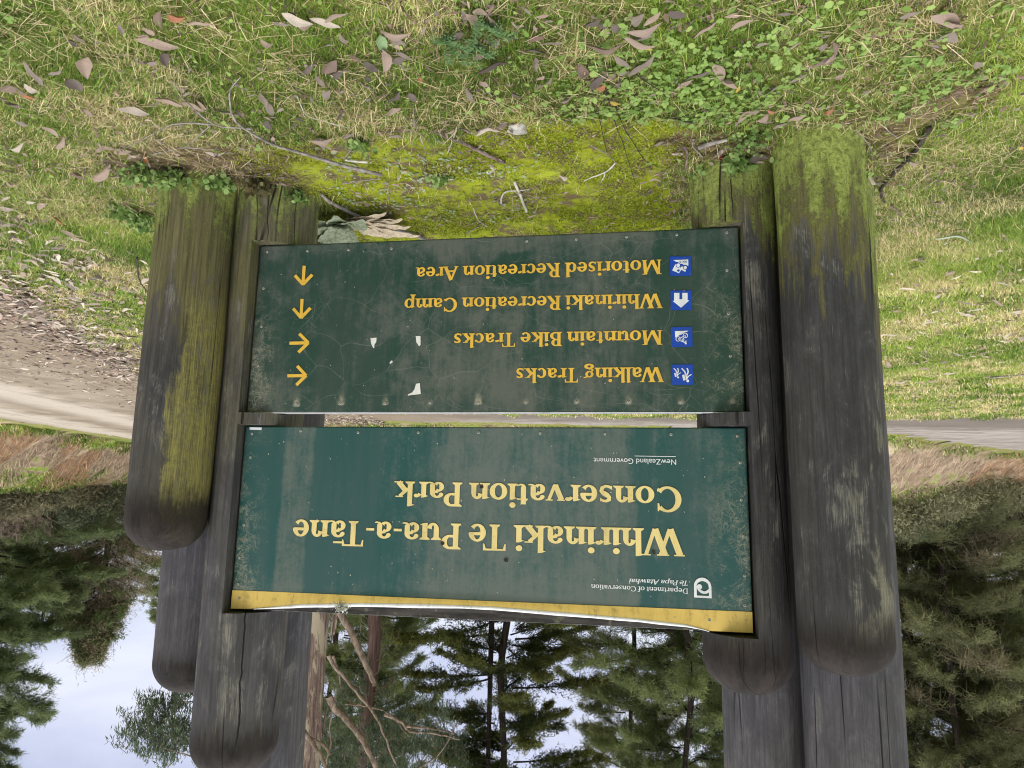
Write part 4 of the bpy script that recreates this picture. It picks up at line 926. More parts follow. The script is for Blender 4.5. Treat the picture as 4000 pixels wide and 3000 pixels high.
def diamonds(P, D, L, W, C):
    n = len(P); rv = unit(np.cross(D, rng.normal(0, 1, (n, 3)))); M = P + D * L[:, None] * 0.45
    V = np.stack([P, M + rv * W[:, None] / 2, P + D * L[:, None], M - rv * W[:, None] / 2], 1).reshape(-1, 3)
    return V, np.arange(4 * n).reshape(-1, 4), np.repeat(C, 4, 0)
def clumpy(P, s, seed):
    return vnoise(P[:, 0] * s + P[:, 2] * s * .7, P[:, 1] * s - P[:, 2] * s * .8, seed)
def trunk_mesh(name, h, r0, r1, mat, parent, wob=0.15, seed=0, seg=14, n=40, lean=(0, 0)):
    z = np.linspace(-0.4, h, n); g = np.random.default_rng(seed)
    x = (vnoise(z * 0.35, 0 * z, seed) - 0.5) * wob * 2 + lean[0] * z; y = (vnoise(z * 0.35, 0 * z + 9, seed) - 0.5) * wob * 2 + lean[1] * z
    x -= x[0]; y -= y[0]
    k = np.clip(z / h, 0, 1); r = r0 + (r1 - r0) * k ** 0.8 + r0 * 0.35 * np.exp(-np.maximum(z, 0) / 0.5)
    V, F = tube(np.column_stack([x, y, z]), r, seg)
    o = link(name, fast_mesh(name, V, F, None, True), mat, parent)
    return lambda q: np.array([np.interp(q, z, x), np.interp(q, z, y), q])
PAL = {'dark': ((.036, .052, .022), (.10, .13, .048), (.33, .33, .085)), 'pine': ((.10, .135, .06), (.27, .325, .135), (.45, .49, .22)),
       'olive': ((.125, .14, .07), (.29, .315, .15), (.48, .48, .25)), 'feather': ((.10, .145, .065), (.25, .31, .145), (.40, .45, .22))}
def conifer(name, label, x, y, h, spread, z0, pal, nb=80, droop=0.35, up=0.1, density=1.0, blade=(0.15, 0.022), trunk=(0.2, 0.04), dead=0.0, tipc=0.5, seed=0, shape=1.0, lean=(0, 0), flat=0.8, twin=None, grp='trees along the top of the bank'):
    g = np.random.default_rng(seed + 100); zg = float(height(x, y))
    root = empty(name, (x, y, zg), label, 'tree', grp)
    at = trunk_mesh('trunk', h * 0.985, trunk[0], trunk[1], M_BARK, root, 0.15, seed, lean=lean)
    if twin: 
        z = np.linspace(-.3, h * .8, 20); V, F = tube(np.column_stack([twin[0] + z * 0.004, twin[1] + 0 * z, z]), np.linspace(trunk[0] * .8, .04, 20), 10)
        o2 = link('trunk', fast_mesh('trunk', V, F, None, True), M_BARK, root); o2['label'] = 'second slimmer stem'
    lim = Acc(); tw = Acc(); VV, FF, CC = [], [], []; c0, c1, c2 = (np.array(q) for q in PAL[pal]); nv = 0
    for b in range(nb):
        u = float(np.clip((b + g.uniform(-4, 5)) / nb, 0, .995)); zb = z0 + (h - z0) * u ** 0.9
        L = spread * max(0.10, (1 - u) ** shape) * g.uniform(0.6, 1.12); phi = b * 2.39996 + g.uniform(-.5, .5)
        o = at(zb); n = 9; t = np.linspace(0, 1, n)
        el = up * (0.3 + u) - droop * t * (1.15 - 0.6 * u) + g.uniform(-.28, .28)
        bend = phi + (t - .3) * g.uniform(-.35, .35)
        step = np.column_stack([np.cos(bend) * np.cos(el), np.sin(bend) * np.cos(el), np.sin(el)]) * L / n
        P = o + np.cumsum(step, 0)
        V, F = tube(P, np.linspace(0.012 + 0.007 * L, 0.005, n), 4); lim.add(V, F)
        isdead = g.random() < dead * (1 - u) * 2
        nt = max(7, int(L * 14 * density))
        tt = g.uniform(0.12, 1, nt); base = np.column_stack([np.interp(tt, t, P[:, i]) for i in range(3)])
        bd = unit(np.column_stack([np.interp(tt, t, step[:, i]) for i in range(3)])); side = unit(np.cross(bd, [0, 0, 1])) * np.where(g.random(nt) < .5, -1, 1)[:, None]
        tl = (0.26 + 0.36 * L * (1.05 - tt)) * g.uniform(.5, 1.15, nt)
        td = unit(bd * 0.75 + side * g.uniform(.3, 1.0, nt)[:, None] + np.array([0, 0, -1]) * (droop * g.uniform(.1, .9, nt))[:, None] + g.normal(0, flat * .35, (nt, 3)))
        if isdead or dead:
            for q in range(nt if isdead else nt // 4):
                e = base[q] + td[q] * tl[q] * 1.1; m = (base[q] + e) / 2 + g.normal(0, .05, 3); V, F = tube([base[q], m, e], [.009, .007, .003], 3); tw.add(V, F)
                for _ in range(3):
                    s = base[q] + (e - base[q]) * g.uniform(.3, 1); V, F = tube([s, s + (td[q] * .5 + g.normal(0, .6, 3)) * .22, s + (td[q] * .6 + g.normal(0, .5, 3) + [0, 0, -.4]) * .4], [.006, .005, .002], 3); tw.add(V, F)
            if isdead: continue
        m = int(52 * density); k = np.repeat(np.arange(nt), m); f = g.uniform(0, 1, nt * m)
        pos = base[k] + td[k] * (tl[k] * f)[:, None] + g.normal(0, 0.05, (len(k), 3))
        d = unit(td[k] * 0.9 + g.normal(0, 0.65, (len(k), 3)) + np.array([0, 0, -0.15 * droop]))
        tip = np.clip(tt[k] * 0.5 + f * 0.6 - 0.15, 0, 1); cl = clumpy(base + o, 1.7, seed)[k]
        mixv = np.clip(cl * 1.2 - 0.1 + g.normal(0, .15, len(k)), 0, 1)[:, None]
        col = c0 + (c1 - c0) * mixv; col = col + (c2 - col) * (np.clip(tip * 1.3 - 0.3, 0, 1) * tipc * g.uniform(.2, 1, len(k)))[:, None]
        V, F, C = blades(pos, d, blade[0] * g.uniform(.6, 1.3, len(k)), blade[1] * g.uniform(.7, 1.3, len(k)), col)
        VV.append(V); FF.append(F + nv); CC.append(C); nv += len(V)
    link('branches', lim.mesh('branches'), M_BARK, root)['kind'] = 'stuff'
    if tw.n: o3 = link('dead_twigs', tw.mesh('dead_twigs'), M_TWIG, root); o3['label'] = 'tan dead twigs low in the tree'
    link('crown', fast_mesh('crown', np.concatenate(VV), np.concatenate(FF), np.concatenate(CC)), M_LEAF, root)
    return root
def loc(px, Y): d = ray(px, 1950); t = Y / d[1]; return t * d[0], Y

# left of the scene: dense pines, dead tan twigs beneath
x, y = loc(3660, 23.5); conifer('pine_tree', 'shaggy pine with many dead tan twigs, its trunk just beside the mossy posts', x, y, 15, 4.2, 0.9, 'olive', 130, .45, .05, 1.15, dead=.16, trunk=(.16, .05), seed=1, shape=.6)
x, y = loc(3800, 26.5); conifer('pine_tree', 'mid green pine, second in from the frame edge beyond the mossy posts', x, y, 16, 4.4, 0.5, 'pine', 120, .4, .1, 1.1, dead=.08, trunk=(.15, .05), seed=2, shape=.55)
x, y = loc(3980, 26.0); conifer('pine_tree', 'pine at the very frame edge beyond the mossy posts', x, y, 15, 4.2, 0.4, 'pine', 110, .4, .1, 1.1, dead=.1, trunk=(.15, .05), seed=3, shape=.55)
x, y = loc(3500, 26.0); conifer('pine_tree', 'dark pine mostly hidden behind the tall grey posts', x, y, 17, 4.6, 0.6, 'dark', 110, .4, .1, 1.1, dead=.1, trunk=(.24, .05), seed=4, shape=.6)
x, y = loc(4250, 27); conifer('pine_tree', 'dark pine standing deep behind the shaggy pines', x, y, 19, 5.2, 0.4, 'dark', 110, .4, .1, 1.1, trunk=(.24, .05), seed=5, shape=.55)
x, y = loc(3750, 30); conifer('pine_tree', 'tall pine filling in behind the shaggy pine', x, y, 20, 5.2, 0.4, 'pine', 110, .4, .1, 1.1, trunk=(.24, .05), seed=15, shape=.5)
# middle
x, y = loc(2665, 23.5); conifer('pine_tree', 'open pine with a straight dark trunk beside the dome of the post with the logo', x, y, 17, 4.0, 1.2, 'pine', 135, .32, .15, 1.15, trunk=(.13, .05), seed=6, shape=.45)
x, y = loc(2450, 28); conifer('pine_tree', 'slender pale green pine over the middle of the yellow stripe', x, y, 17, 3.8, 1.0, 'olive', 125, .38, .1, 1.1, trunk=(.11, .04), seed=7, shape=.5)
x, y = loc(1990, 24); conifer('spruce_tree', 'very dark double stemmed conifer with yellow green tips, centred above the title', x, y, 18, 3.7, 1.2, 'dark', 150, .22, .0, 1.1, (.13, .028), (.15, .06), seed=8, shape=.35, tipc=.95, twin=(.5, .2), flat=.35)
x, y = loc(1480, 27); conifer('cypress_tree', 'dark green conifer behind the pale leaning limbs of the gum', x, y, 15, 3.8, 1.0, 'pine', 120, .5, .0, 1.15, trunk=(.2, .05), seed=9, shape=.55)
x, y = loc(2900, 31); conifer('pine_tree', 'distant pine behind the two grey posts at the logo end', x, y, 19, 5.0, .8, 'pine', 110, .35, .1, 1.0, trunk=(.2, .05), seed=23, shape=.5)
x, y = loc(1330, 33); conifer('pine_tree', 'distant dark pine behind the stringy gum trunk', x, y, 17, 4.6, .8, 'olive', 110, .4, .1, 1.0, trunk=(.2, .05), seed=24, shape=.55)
# right of the scene
x, y = loc(-40, 24); conifer('cedar_tree', 'feathery conifer at the frame edge beyond the shortest post, branch tips against the sky', x, y, 11.5, 4.5, 0.6, 'feather', 120, .30, .55, 1.2, (.19, .024), (.22, .04), seed=10, shape=.7, flat=.7)
x, y = loc(215, 30); conifer('cypress_tree', 'grey green conifer between the feathery conifer and the brown cone shaped tree', x, y, 6.6, 3.2, .4, 'feather', 80, .4, .1, 1.1, trunk=(.2, .04), seed=11, shape=.7)
x, y = loc(60, 31); conifer('cypress_tree', 'yellow green conifer low behind the feathery conifer', x, y, 7.5, 3.2, .4, 'olive', 80, .4, .1, 1.1, trunk=(.2, .04), seed=12, shape=.7)
x, y = loc(700, 33); conifer('cypress_tree', 'dark conifer mostly hidden behind the shortest post', x, y, 6.5, 3.0, .4, 'pine', 70, .4, .1, 1.0, trunk=(.2, .04), seed=13, shape=.8)

def tufted_tree(x, y, h, spread, z0, seed, label):
    "cone of bare brown-grey branches carrying dense green tufts at the ends"
    g = np.random.default_rng(seed); root = empty('macrocarpa_tree', (x, y, float(height(x, y))), label, 'tree', 'trees along the top of the bank')
    at = trunk_mesh('trunk', h * .97, .17, .03, M_BARK, root, .15, seed, lean=(0.008, 0)); lim = Acc(); tw = Acc(); VV, FF, CC = [], [], []; nv = 0
    for b in range(120):
        u = ((b + g.random()) / 120); zb = z0 + (h - z0) * u; L = spread * (max(.10, (1 - u) ** .85) + .05) * g.uniform(.75, 1.12) * (0.65 + 0.35 * min(1, u * 6)); phi = b * 2.39996 + g.uniform(-.4, .4)
        n = 7; t = np.linspace(0, 1, n); el = 0.25 + .45 * u + .3 * t * g.uniform(-.4, 1)
        P = at(zb) + np.cumsum(np.column_stack([np.cos(phi + t * .2) * np.cos(el), np.sin(phi + t * .2) * np.cos(el), np.sin(el)]) * L / n, 0)
        V, F = tube(P, np.linspace(.028, .006, n), 4); lim.add(V, F)
        for q in range(9):
            s = P[g.integers(1, n)]; V, F = tube([s, s + g.normal(0, .16, 3) + [0, 0, .05], s + g.normal(0, .3, 3) + (P[-1] - P[0]) / L * .15], [.010, .006, .003], 3); tw.add(V, F)
        for q in range((1 if g.random() < .5 else 2) if u < .55 else 8):
            c = P[-1] + g.normal(0, .10 + .07 * L, 3) - (P[-1] - P[0]) * abs(g.normal(0, .10)); m = 95; d = unit(g.normal(0, 1, (m, 3)) + [0, 0, .25]); r = g.uniform(.02, .19, m)
            lit = np.clip(.35 + g.normal(0, .2, m), 0, 1)[:, None]; base = np.array([.075, .11, .04]) * (0.8 + .8 * g.random()); col = base + (np.array([.23, .30, .11]) - base) * lit  # blades vary at random from darker to lighter green
            V, F, C = blades(c + d * r[:, None], unit(d + g.normal(0, .4, (m, 3))), g.uniform(.05, .11, m), g.uniform(.025, .045, m), col); VV.append(V); FF.append(F + nv); CC.append(C); nv += len(V)
        m = 380; f = g.uniform(.2, 1.15, m); p = np.column_stack([np.interp(f, t, P[:, i]) for i in range(3)]) + g.normal(0, .20, (m, 3)); br = np.array([.38, .32, .22]) * g.uniform(.6, 1.5, (m, 1))
        V, F, C = blades(p, unit(g.normal(0, 1, (m, 3))), g.uniform(.08, .22, m), g.uniform(.012, .03, m), br); VV.append(V); FF.append(F + nv); CC.append(C); nv += len(V)
    link('branches', lim.mesh('branches'), M_BARK, root)['kind'] = 'stuff'; o = link('dead_twigs', tw.mesh('dead_twigs'), M_TWIG, root)
    link('crown', fast_mesh('crown', np.concatenate(VV), np.concatenate(FF), np.concatenate(CC)), M_LEAF, root)
x, y = loc(432, 27); tufted_tree(x, y, 6.3, 2.35, .9, 5, 'cone shaped tree, brown inside with green tufts, between the feathery conifer and the back post')

# ------------------------------------------------------------------ gum tree: stringy trunk, pale limbs, hanging leaves
def gum():
    g = np.random.default_rng(44); x, y = loc(1272, 20.0); zg = float(height(x, y))
    root = empty('gum_tree', (x, y, zg), 'gum tree with a stringy pale trunk, leaning bare limbs and hanging leaves', 'tree', 'trees along the top of the bank')
    o0 = np.array([x, y, zg])
    z = np.linspace(-.4, 15, 60); r = np.interp(z, [-.4, 0, 2, 6, 9, 15], [.60, .50, .42, .38, .38, .2]) * (1 + .08 * (vnoise(z * 2, z * 0, 3) - .5))
    V, F = tube(np.column_stack([0.12 * np.sin(z * .25), 0 * z, z]), r, 18)
    link('trunk', fast_mesh('trunk', V, F, None, True), M_PALEBARK, root)
    def dp(px, py, Y): return dirpt(px, py, Y) - o0
    LM = [  # pale limbs traced as they lean, each with its own distance
        ([(1300, 2330), (1331, 2397), (1390, 2510), (1444, 2625), (1465, 2680)], 19.2, .15, .08), ([(1280, 2560), (1301, 2594), (1372, 2680), (1448, 2770), (1495, 2860), (1550, 2990)], 18.6, .07, .03),
        ([(1285, 2720), (1306, 2761), (1344, 2802), (1385, 2847), (1439, 2928), (1480, 3020)], 19.3, .13, .09), ([(1500, 2790), (1570, 2822), (1602, 2856), (1702, 2865), (1796, 2892)], 20.5, .07, .02), ([(1585, 2838), (1640, 2842), (1700, 2848), (1780, 2866)], 20.5, .055, .016),
        ([(1160, 2810), (1193, 2865), (1236, 2928), (1285, 3020)], 18.9, .09, .06), ([(1300, 2560), (1325, 2640), (1332, 2690)], 19.6, .05, .02), ([(1290, 2950), (1250, 2900), (1020, 2790), (840, 2745), (700, 2740)], 19.0, .06, .012), ([(1300, 3120), (1150, 3010), (900, 2890), (700, 2840), (560, 2860)], 18.6, .08, .012),
        ([(1350, 2750), (1450, 2762), (1520, 2790), (1600, 2880)], 20.2, .03, .012), ([(1300, 3100), (1500, 3050), (1700, 2960), (1800, 2800)], 21, .06, .01), ([(1050, 3100), (900, 3010), (760, 2960), (640, 2920)], 18.3, .05, .01)]
    ends = []
    for pts, Y, r0, r1 in LM:
        P = smooth_line([dp(px, py, Y + .1 * math.sin(i)) for i, (px, py) in enumerate(pts)], 20)
        V, F = tube(P + g.normal(0, .008, P.shape), np.linspace(r0, r1, len(P)) * .75, 9); link('limb', fast_mesh('limb', V, F, None, True), M_LIMB, root); ends.append(P)
    # strips of shed bark hanging by the trunk
    bk = Acc()
    for _ in range(46):
        zc = g.uniform(1.5, 9); a = g.uniform(0, 6.28); L = g.uniform(.3, 1.3); rr = .40 + g.uniform(0, .12)
        P = [(rr * math.cos(a), rr * math.sin(a), zc), ((rr + .06) * math.cos(a), (rr + .06) * math.sin(a), zc - L * .5), ((rr + g.uniform(0, .2)) * math.cos(a + .2), (rr + g.uniform(0, .2)) * math.sin(a + .2), zc - L)]
        V, F = tube(P, [.022, .03, .008], 4); V[:, 2] *= 1; bk.add(V, F)
    o = link('bark_strips', bk.mesh('bark_strips'), M_PALEBARK, root); o['label'] = 'loose strips of shed bark'
    tw = Acc(); pts = []
    def spray(c, n, size, hang):
        for _ in range(n):
            s = c + g.normal(0, size * .55, 3); L = g.uniform(.35, .8); d = unit(np.array([g.normal(0, .7), g.normal(0, .7), -.5 - hang * g.random()]))
            e = s + d * L; V, F = tube([s, (s + e) / 2 + g.normal(0, .04, 3), e], [.007, .005, .002], 3); tw.add(V, F)
            m = 44; f = g.uniform(.1, 1, m)[:, None]; p = s + (e - s) * f + g.normal(0, .05, (m, 3)); pts.append(p)
    for pts_, n, size in [((560, 2860), 26, .45), ((630, 2790), 22, .45), ((700, 2760), 18, .4), ((690, 2880), 26, .45), ((600, 2930), 22, .4), ((740, 2940), 22, .45), ((660, 2960), 14, .35), ((520, 2900), 10, .3), ((780, 2840), 20, .4), ((840, 2780), 16, .4), ((950, 2900), 20, .5), ((1000, 3000), 20, .5), ((740, 2700), 8, .3)]:
        spray(dp(*pts_, 18.7), n, size, .8)
    for pts_, n, size, Y in [((1560, 2960), 34, .6, 21), ((1640, 2930), 30, .6, 21.5), ((1700, 2850), 16, .5, 21), ((1620, 2780), 12, .5, 22), ((1500, 2900), 24, .6, 22), ((1760, 2980), 20, .6, 22), ((1400, 2950), 40, .8, 21.5), ((1300, 2850), 36, .9, 23), ((1190, 2920), 24, .7, 21), ((1450, 2780), 20, .7, 23), ((1240, 3060), 30, .9, 21), ((1500, 3080), 40, .9, 21.5), ((1700, 3080), 30, .8, 21.5), ((1200, 2700), 12, .6, 23), ((1380, 2680), 10, .5, 23)]:
        spray(dp(*pts_, Y), n, size, 1.0)
    P = np.concatenate(pts); n = len(P); D = unit(np.column_stack([g.normal(0, .45, n), g.normal(0, .45, n), -np.abs(g.normal(1, .35, n))]))
    c = np.array([.05, .085, .05]) + (np.array([.20, .25, .15]) - np.array([.05, .085, .05])) * g.beta(1.6, 2.2, n)[:, None]
    V, F, C = diamonds(P, D, g.uniform(.09, .17, n), g.uniform(.016, .03, n), c)
    link('leaves', fast_mesh('leaves', V, F, C), M_GUM, root); link('twigs', tw.mesh('twigs'), M_LIMB, root)['kind'] = 'stuff'
    x2, y2 = loc(1478, 23.0); zg2 = float(height(x2, y2)); r2 = empty('gum_tree', (x2, y2, zg2), 'slimmer reddish gum stem standing behind the leaning limb of the stringy gum', 'tree', 'trees along the top of the bank')
    z = np.linspace(-.4, 9, 30); V, F = tube(np.column_stack([.1 * np.sin(z), 0 * z, z]), np.linspace(.26, .14, 30), 12); link('trunk', fast_mesh('trunk', V, F, None, True), bark_mat('reddish gum bark', (.09, .05, .045), (.24, .16, .14), (16, 16, .9)), r2)
    tw2 = Acc()
    for _ in range(60):
        zc = g.uniform(3, 9); a = g.uniform(0, 6.28); s = np.array([.2 * math.cos(a), .2 * math.sin(a), zc]); V, F = tube([s, s + [.5 * math.cos(a), .5 * math.sin(a), -.3], s + [.7 * math.cos(a), .7 * math.sin(a), -g.uniform(.6, 1.6)]], [.014, .010, .004], 3); tw2.add(V, F)
    link('twigs', tw2.mesh('twigs'), M_LIMB, r2)['kind'] = 'stuff'
gum()

# ------------------------------------------------------------------ undergrowth on the banks
def shrub(name, label, x, y, r, h, c0, c1, n, seed, leaf=(.07, .035), bare=0, grp='shrubs on the banks', mat=None):
    g = np.random.default_rng(seed); root = empty(name, (x, y, float(height(x, y))), label, 'shrub', grp)
    cs = [(g.normal(0, r * .45), g.normal(0, r * .45), h * g.uniform(.15, .8), r * g.uniform(.35, .6)) for _ in range(9)]
    st = Acc()
    for cx, cy, cz, cr in cs:
        for _ in range(3 + bare):
            e = np.array([cx, cy, cz]) + g.normal(0, cr * .6, 3) + [0, 0, cr * .5]; V, F = tube([(cx * .2, cy * .2, -.1), (cx * .7, cy * .7, cz * .6), e], [.014, .009, .003], 3); st.add(V, F)
            if bare:
                for _ in range(5):
                    s = np.array([cx * .7, cy * .7, cz * .6]) + (e - np.array([cx * .7, cy * .7, cz * .6])) * g.random(); V, F = tube([s, s + g.normal(0, .12, 3) + [0, 0, .08], s + g.normal(0, .2, 3) + [0, 0, .15]], [.007, .005, .002], 3); st.add(V, F)
    link('stems', st.mesh('stems'), M_TWIG if not bare else M_LIMB, root)
    P = []; 
    for cx, cy, cz, cr in cs:
        m = n // 9; d = unit(g.normal(0, 1, (m, 3))); P.append(np.array([cx, cy, cz]) + d * (cr * g.uniform(.3, 1, m) ** .5)[:, None])
    P = np.concatenate(P); P = P[P[:, 2] > -0.05]; m = len(P); k = np.clip(clumpy(P, 3, seed) * .8 + g.normal(0, .2, m), 0, 1)[:, None]
    V, F, C = diamonds(P, unit(g.normal(0, 1, (m, 3)) + [0, 0, .2]), leaf[0] * g.uniform(.6, 1.4, m), leaf[1] * g.uniform(.6, 1.4, m), np.array(c0) + (np.array(c1) - np.array(c0)) * k)
    link('foliage', fast_mesh('foliage', V, F, C), M_GUM, root)
DK, LT = (.045, .065, .034), (.16, .20, .10)
for i, (px, Y, r, h, lab) in enumerate([(3520, 20.6, .8, 1.1, 'grey green shrub on the bank, right beside the tall grey post'), (3640, 22.3, .9, 1.5, 'fresh green bushy shrub on the bank under the shaggy pine'), (3760, 23.6, .9, 1.2, 'low dark shrub on the bank between the fresh green bush and the frame edge'), (3900, 25.0, 1.0, 1.2, 'leafy shrub on the bank near the frame edge beyond the mossy posts'), (4020, 26.2, 1.0, 1.4, 'shrub cut by the frame edge beyond the mossy posts')]):
    x, y = loc(px, Y); shrub('bank_shrub', lab, x, y, r, h, DK, LT if i != 1 else (.085, .145, .04), 3400, 60 + i)
for i, (px, Y, r, h, lab) in enumerate([(150, 21.6, .9, 1.3, 'dark shrub on the bank under the grey green conifer'), (270, 22.6, .8, 1.5, 'very dark rounded shrub on the bank top under the cone shaped tree'), (370, 23.6, .8, 1.3, 'dark green shrub on the bank just short of the shortest post'), (470, 25.0, 1.0, 1.5, 'dark shrub half hidden by the side of the shortest post'), (590, 26.5, 1.2, 1.6, 'dark shrub hidden behind the shortest post')]):
    x, y = loc(px, Y); shrub('bank_shrub', lab, x, y, r, h, (.05, .062, .038), (.19, .22, .12), 3400, 70 + i)
x, y = loc(15, 20.3); shrub('bare_shrub', 'pinkish brown twiggy shrub with few leaves at the frame edge on the bank', x, y, .9, 1.7, (.12, .08, .06), (.27, .19, .15), 900, 80, (.05, .02), 9)
def tangle(name, label, line, n, h, c0, c1, seed):
    g = np.random.default_rng(seed); L = np.array(line, float); t = g.uniform(0, len(L) - 1.001, n); i = t.astype(int); f = (t - i)[:, None]; p = L[i] * (1 - f) + L[i + 1] * f + g.normal(0, .45, (n, 2))
    z = height(p[:, 0], p[:, 1]); hh = h * (0.3 + 1.2 * fbm(p[:, 0] * .9, p[:, 1] * .9, seed)); P = np.column_stack([p, z + g.uniform(-.05, 1, n) * hh])
    k = np.clip(fbm(P[:, 0] * 1.5, P[:, 2] * 2 + P[:, 1], seed + 1) * 1.5 - .35 + g.normal(0, .15, n), 0, 1)[:, None]; D = unit(g.normal(0, 1, (n, 3)) + [0, 0, .5])
    V, F, C = diamonds(P, D, g.uniform(.05, .22, n), g.uniform(.015, .05, n), np.array(c0) + (np.array(c1) - np.array(c0)) * k)
    o = link(name, fast_mesh(name, V, F, C), M_GUM); tag(o, label, 'undergrowth', None, 'stuff')
tangle('undergrowth', 'tangled ferns and brush along the top of the bank behind the posts', [(-19.5, 25.2), (-16.6, 23.2), (-13.6, 21.2), (-10.4, 19.4), (-6, 18.0), (-1, 17.6), (3.5, 18), (4.2, 24)], 60000, 0.9, (.10, .105, .055), (.38, .37, .21), 90)
tangle('undergrowth', 'dark brush along the top of the bank beyond the road', [(14.4, 17), (14.4, 19.5), (14.4, 22), (14.4, 24), (14.4, 28)], 26000, 0.9, (.09, .085, .05), (.36, .33, .20), 91)

# ------------------------------------------------------------------ grass, clover, moss, weeds
M_GRASS = tinted('grass blades', 0.6, 0.3, 0.25)
G_DARK, G_MID, G_LITE, G_STRAW = (np.array(c) for c in ((.075, .15, .02), (.235, .37, .05), (.50, .60, .13), (.76, .66, .36)))
def not_grass(x, y):
    w = (fbm(x * 3, y * 3, 61, 3) - .5)
    m = poly_sd(x, y, MOSS) + w * .35 > 0.03; b = (poly_sd(x, y, BARE) + w * .3 > 0) | (poly_sd(x, y, BARE3) + w * .35 > 0.03) | (poly_sd(x, y, BARE2) + w * .25 > 0.02)
    rd = poly_sd(x, y, ROAD) + w * 1.2 > 0.05
    return m, b, rd
def grass(x, y, lmin, lmax, wmin, wmax, seed, straw=.3, flat=(0.25, 1.15)):
    g = np.random.default_rng(seed); n = len(x); z = height(x, y) - 0.004
    L = g.uniform(lmin, lmax, n) * (0.55 + .9 * fbm(x * 2.2, y * 2.2, 62, 3)); W = g.uniform(wmin, wmax, n); ph = g.uniform(0, 2 * math.pi, n) + 2.5 * (fbm(x * 1.5, y * 1.5, 63, 2) - .5)
    t1 = g.uniform(flat[0], flat[1], n); t2 = np.minimum(t1 + g.uniform(.1, .8, n), 1.62)      # lean from upright, then more
    d = np.column_stack([np.cos(ph), np.sin(ph)]); s = np.column_stack([-np.sin(ph), np.cos(ph)])
    h1 = L * .55; h2 = L * .45
    mx = x + d[:, 0] * h1 * np.sin(t1); my = y + d[:, 1] * h1 * np.sin(t1); mz = z + h1 * np.cos(t1)
    tx = mx + d[:, 0] * h2 * np.sin(t2); ty = my + d[:, 1] * h2 * np.sin(t2); tz = np.maximum(mz + h2 * np.cos(t2), z + .004)
    q = W[:, None] / 2
    V = np.stack([np.column_stack([np.column_stack([x, y]) - s * q, z]), np.column_stack([np.column_stack([x, y]) + s * q, z]), np.column_stack([np.column_stack([mx, my]) + s * q * .9, mz]),
                  np.column_stack([np.column_stack([mx, my]) - s * q * .9, mz]), np.column_stack([tx, ty, tz]), np.column_stack([tx, ty, tz])], 1)
    V[:, 4] += np.column_stack([-s * q * .15, 0 * z]); V[:, 5] += np.column_stack([s * q * .15, 0 * z])
    k = np.arange(n)[:, None] * 6; F = np.concatenate([k + [0, 1, 2, 3], k + [3, 2, 5, 4]], 0)
    pt = fbm(x * 1.1, y * 1.1, 64, 4); st = fbm(x * 3.1, y * 3.1, 65, 3)
    r = g.random(n); a = np.clip((pt - .25) * 1.6 + g.normal(0, .25, n), 0, 1)[:, None]
    c = np.where(a < .5, G_DARK + (G_MID - G_DARK) * a * 2, G_MID + (G_LITE - G_MID) * (a * 2 - 1))
    isst = r < straw * np.clip((st - .28) * 3.2, 0.1, 1.6); sc = G_STRAW * g.uniform(.55, 1.25, (n, 1)) * np.array([1, 1, 1])
    c = np.where(isst[:, None], sc, c) * g.uniform(.75, 1.25, (n, 1))
    return V.reshape(-1, 3), F, np.repeat(c, 6, 0)
def scatter(n, x0, x1, y0, y1, seed): g = np.random.default_rng(seed); return g.uniform(x0, x1, n), g.uniform(y0, y1, n)
def in_view(x, y, m=200):
    d = np.stack([x, y, np.full_like(x, -CAMZ)], 1); zc = d @ _f; U = FPX * (d @ _r) / zc; Vv = FPX * (d @ _u) / zc
    return (np.abs(U) < 2000 + m) & (np.abs(Vv) < 1500 + m)
def lawn(name, n, box_, args, seed, label, straw, thin=None):
    x, y = scatter(n, *box_, seed); m, b, rd = not_grass(x, y); g = np.random.default_rng(seed + 9)
    keep = ~rd & ~near_post(x, y, 0.0) & (~m | (g.random(n) < .035)) & (~b | (g.random(n) < .10)) & in_view(x, y, 500)
    if thin is not None: keep &= g.random(n) < thin(x, y)
    V, F, C = grass(x[keep], y[keep], *args, seed + 1, straw)
    o = link(name, fast_mesh(name, V, F, C), M_GRASS); return tag(o, label, 'grass', None, 'stuff')
lawn('grass', 330000, (-2.9, 3.1, 1.75, 4.6), (.018, .058, .0016, .0036), 200, 'short green and straw coloured grass around the posts', .44)
lawn('grass', 260000, (-7.5, 5.2, 4.4, 8.2), (.022, .062, .004, .0075), 210, 'mown grass stretching away behind the sign', .62)
lawn('grass', 170000, (-12, 6, 8.0, 12.6), (.03, .075, .008, .014), 220, 'far strip of grass along the road edge', .62)
lawn('grass', 26000, (2.5, 4.4, 2.0, 5.0), (.03, .08, .003, .006), 230, 'grass at the edge of the gravel verge', .4)
lawn('grass', 60000, (-4.6, -2.9, 2.6, 4.5), (.02, .06, .002, .005), 235, 'grass out past the mossy posts', .5)
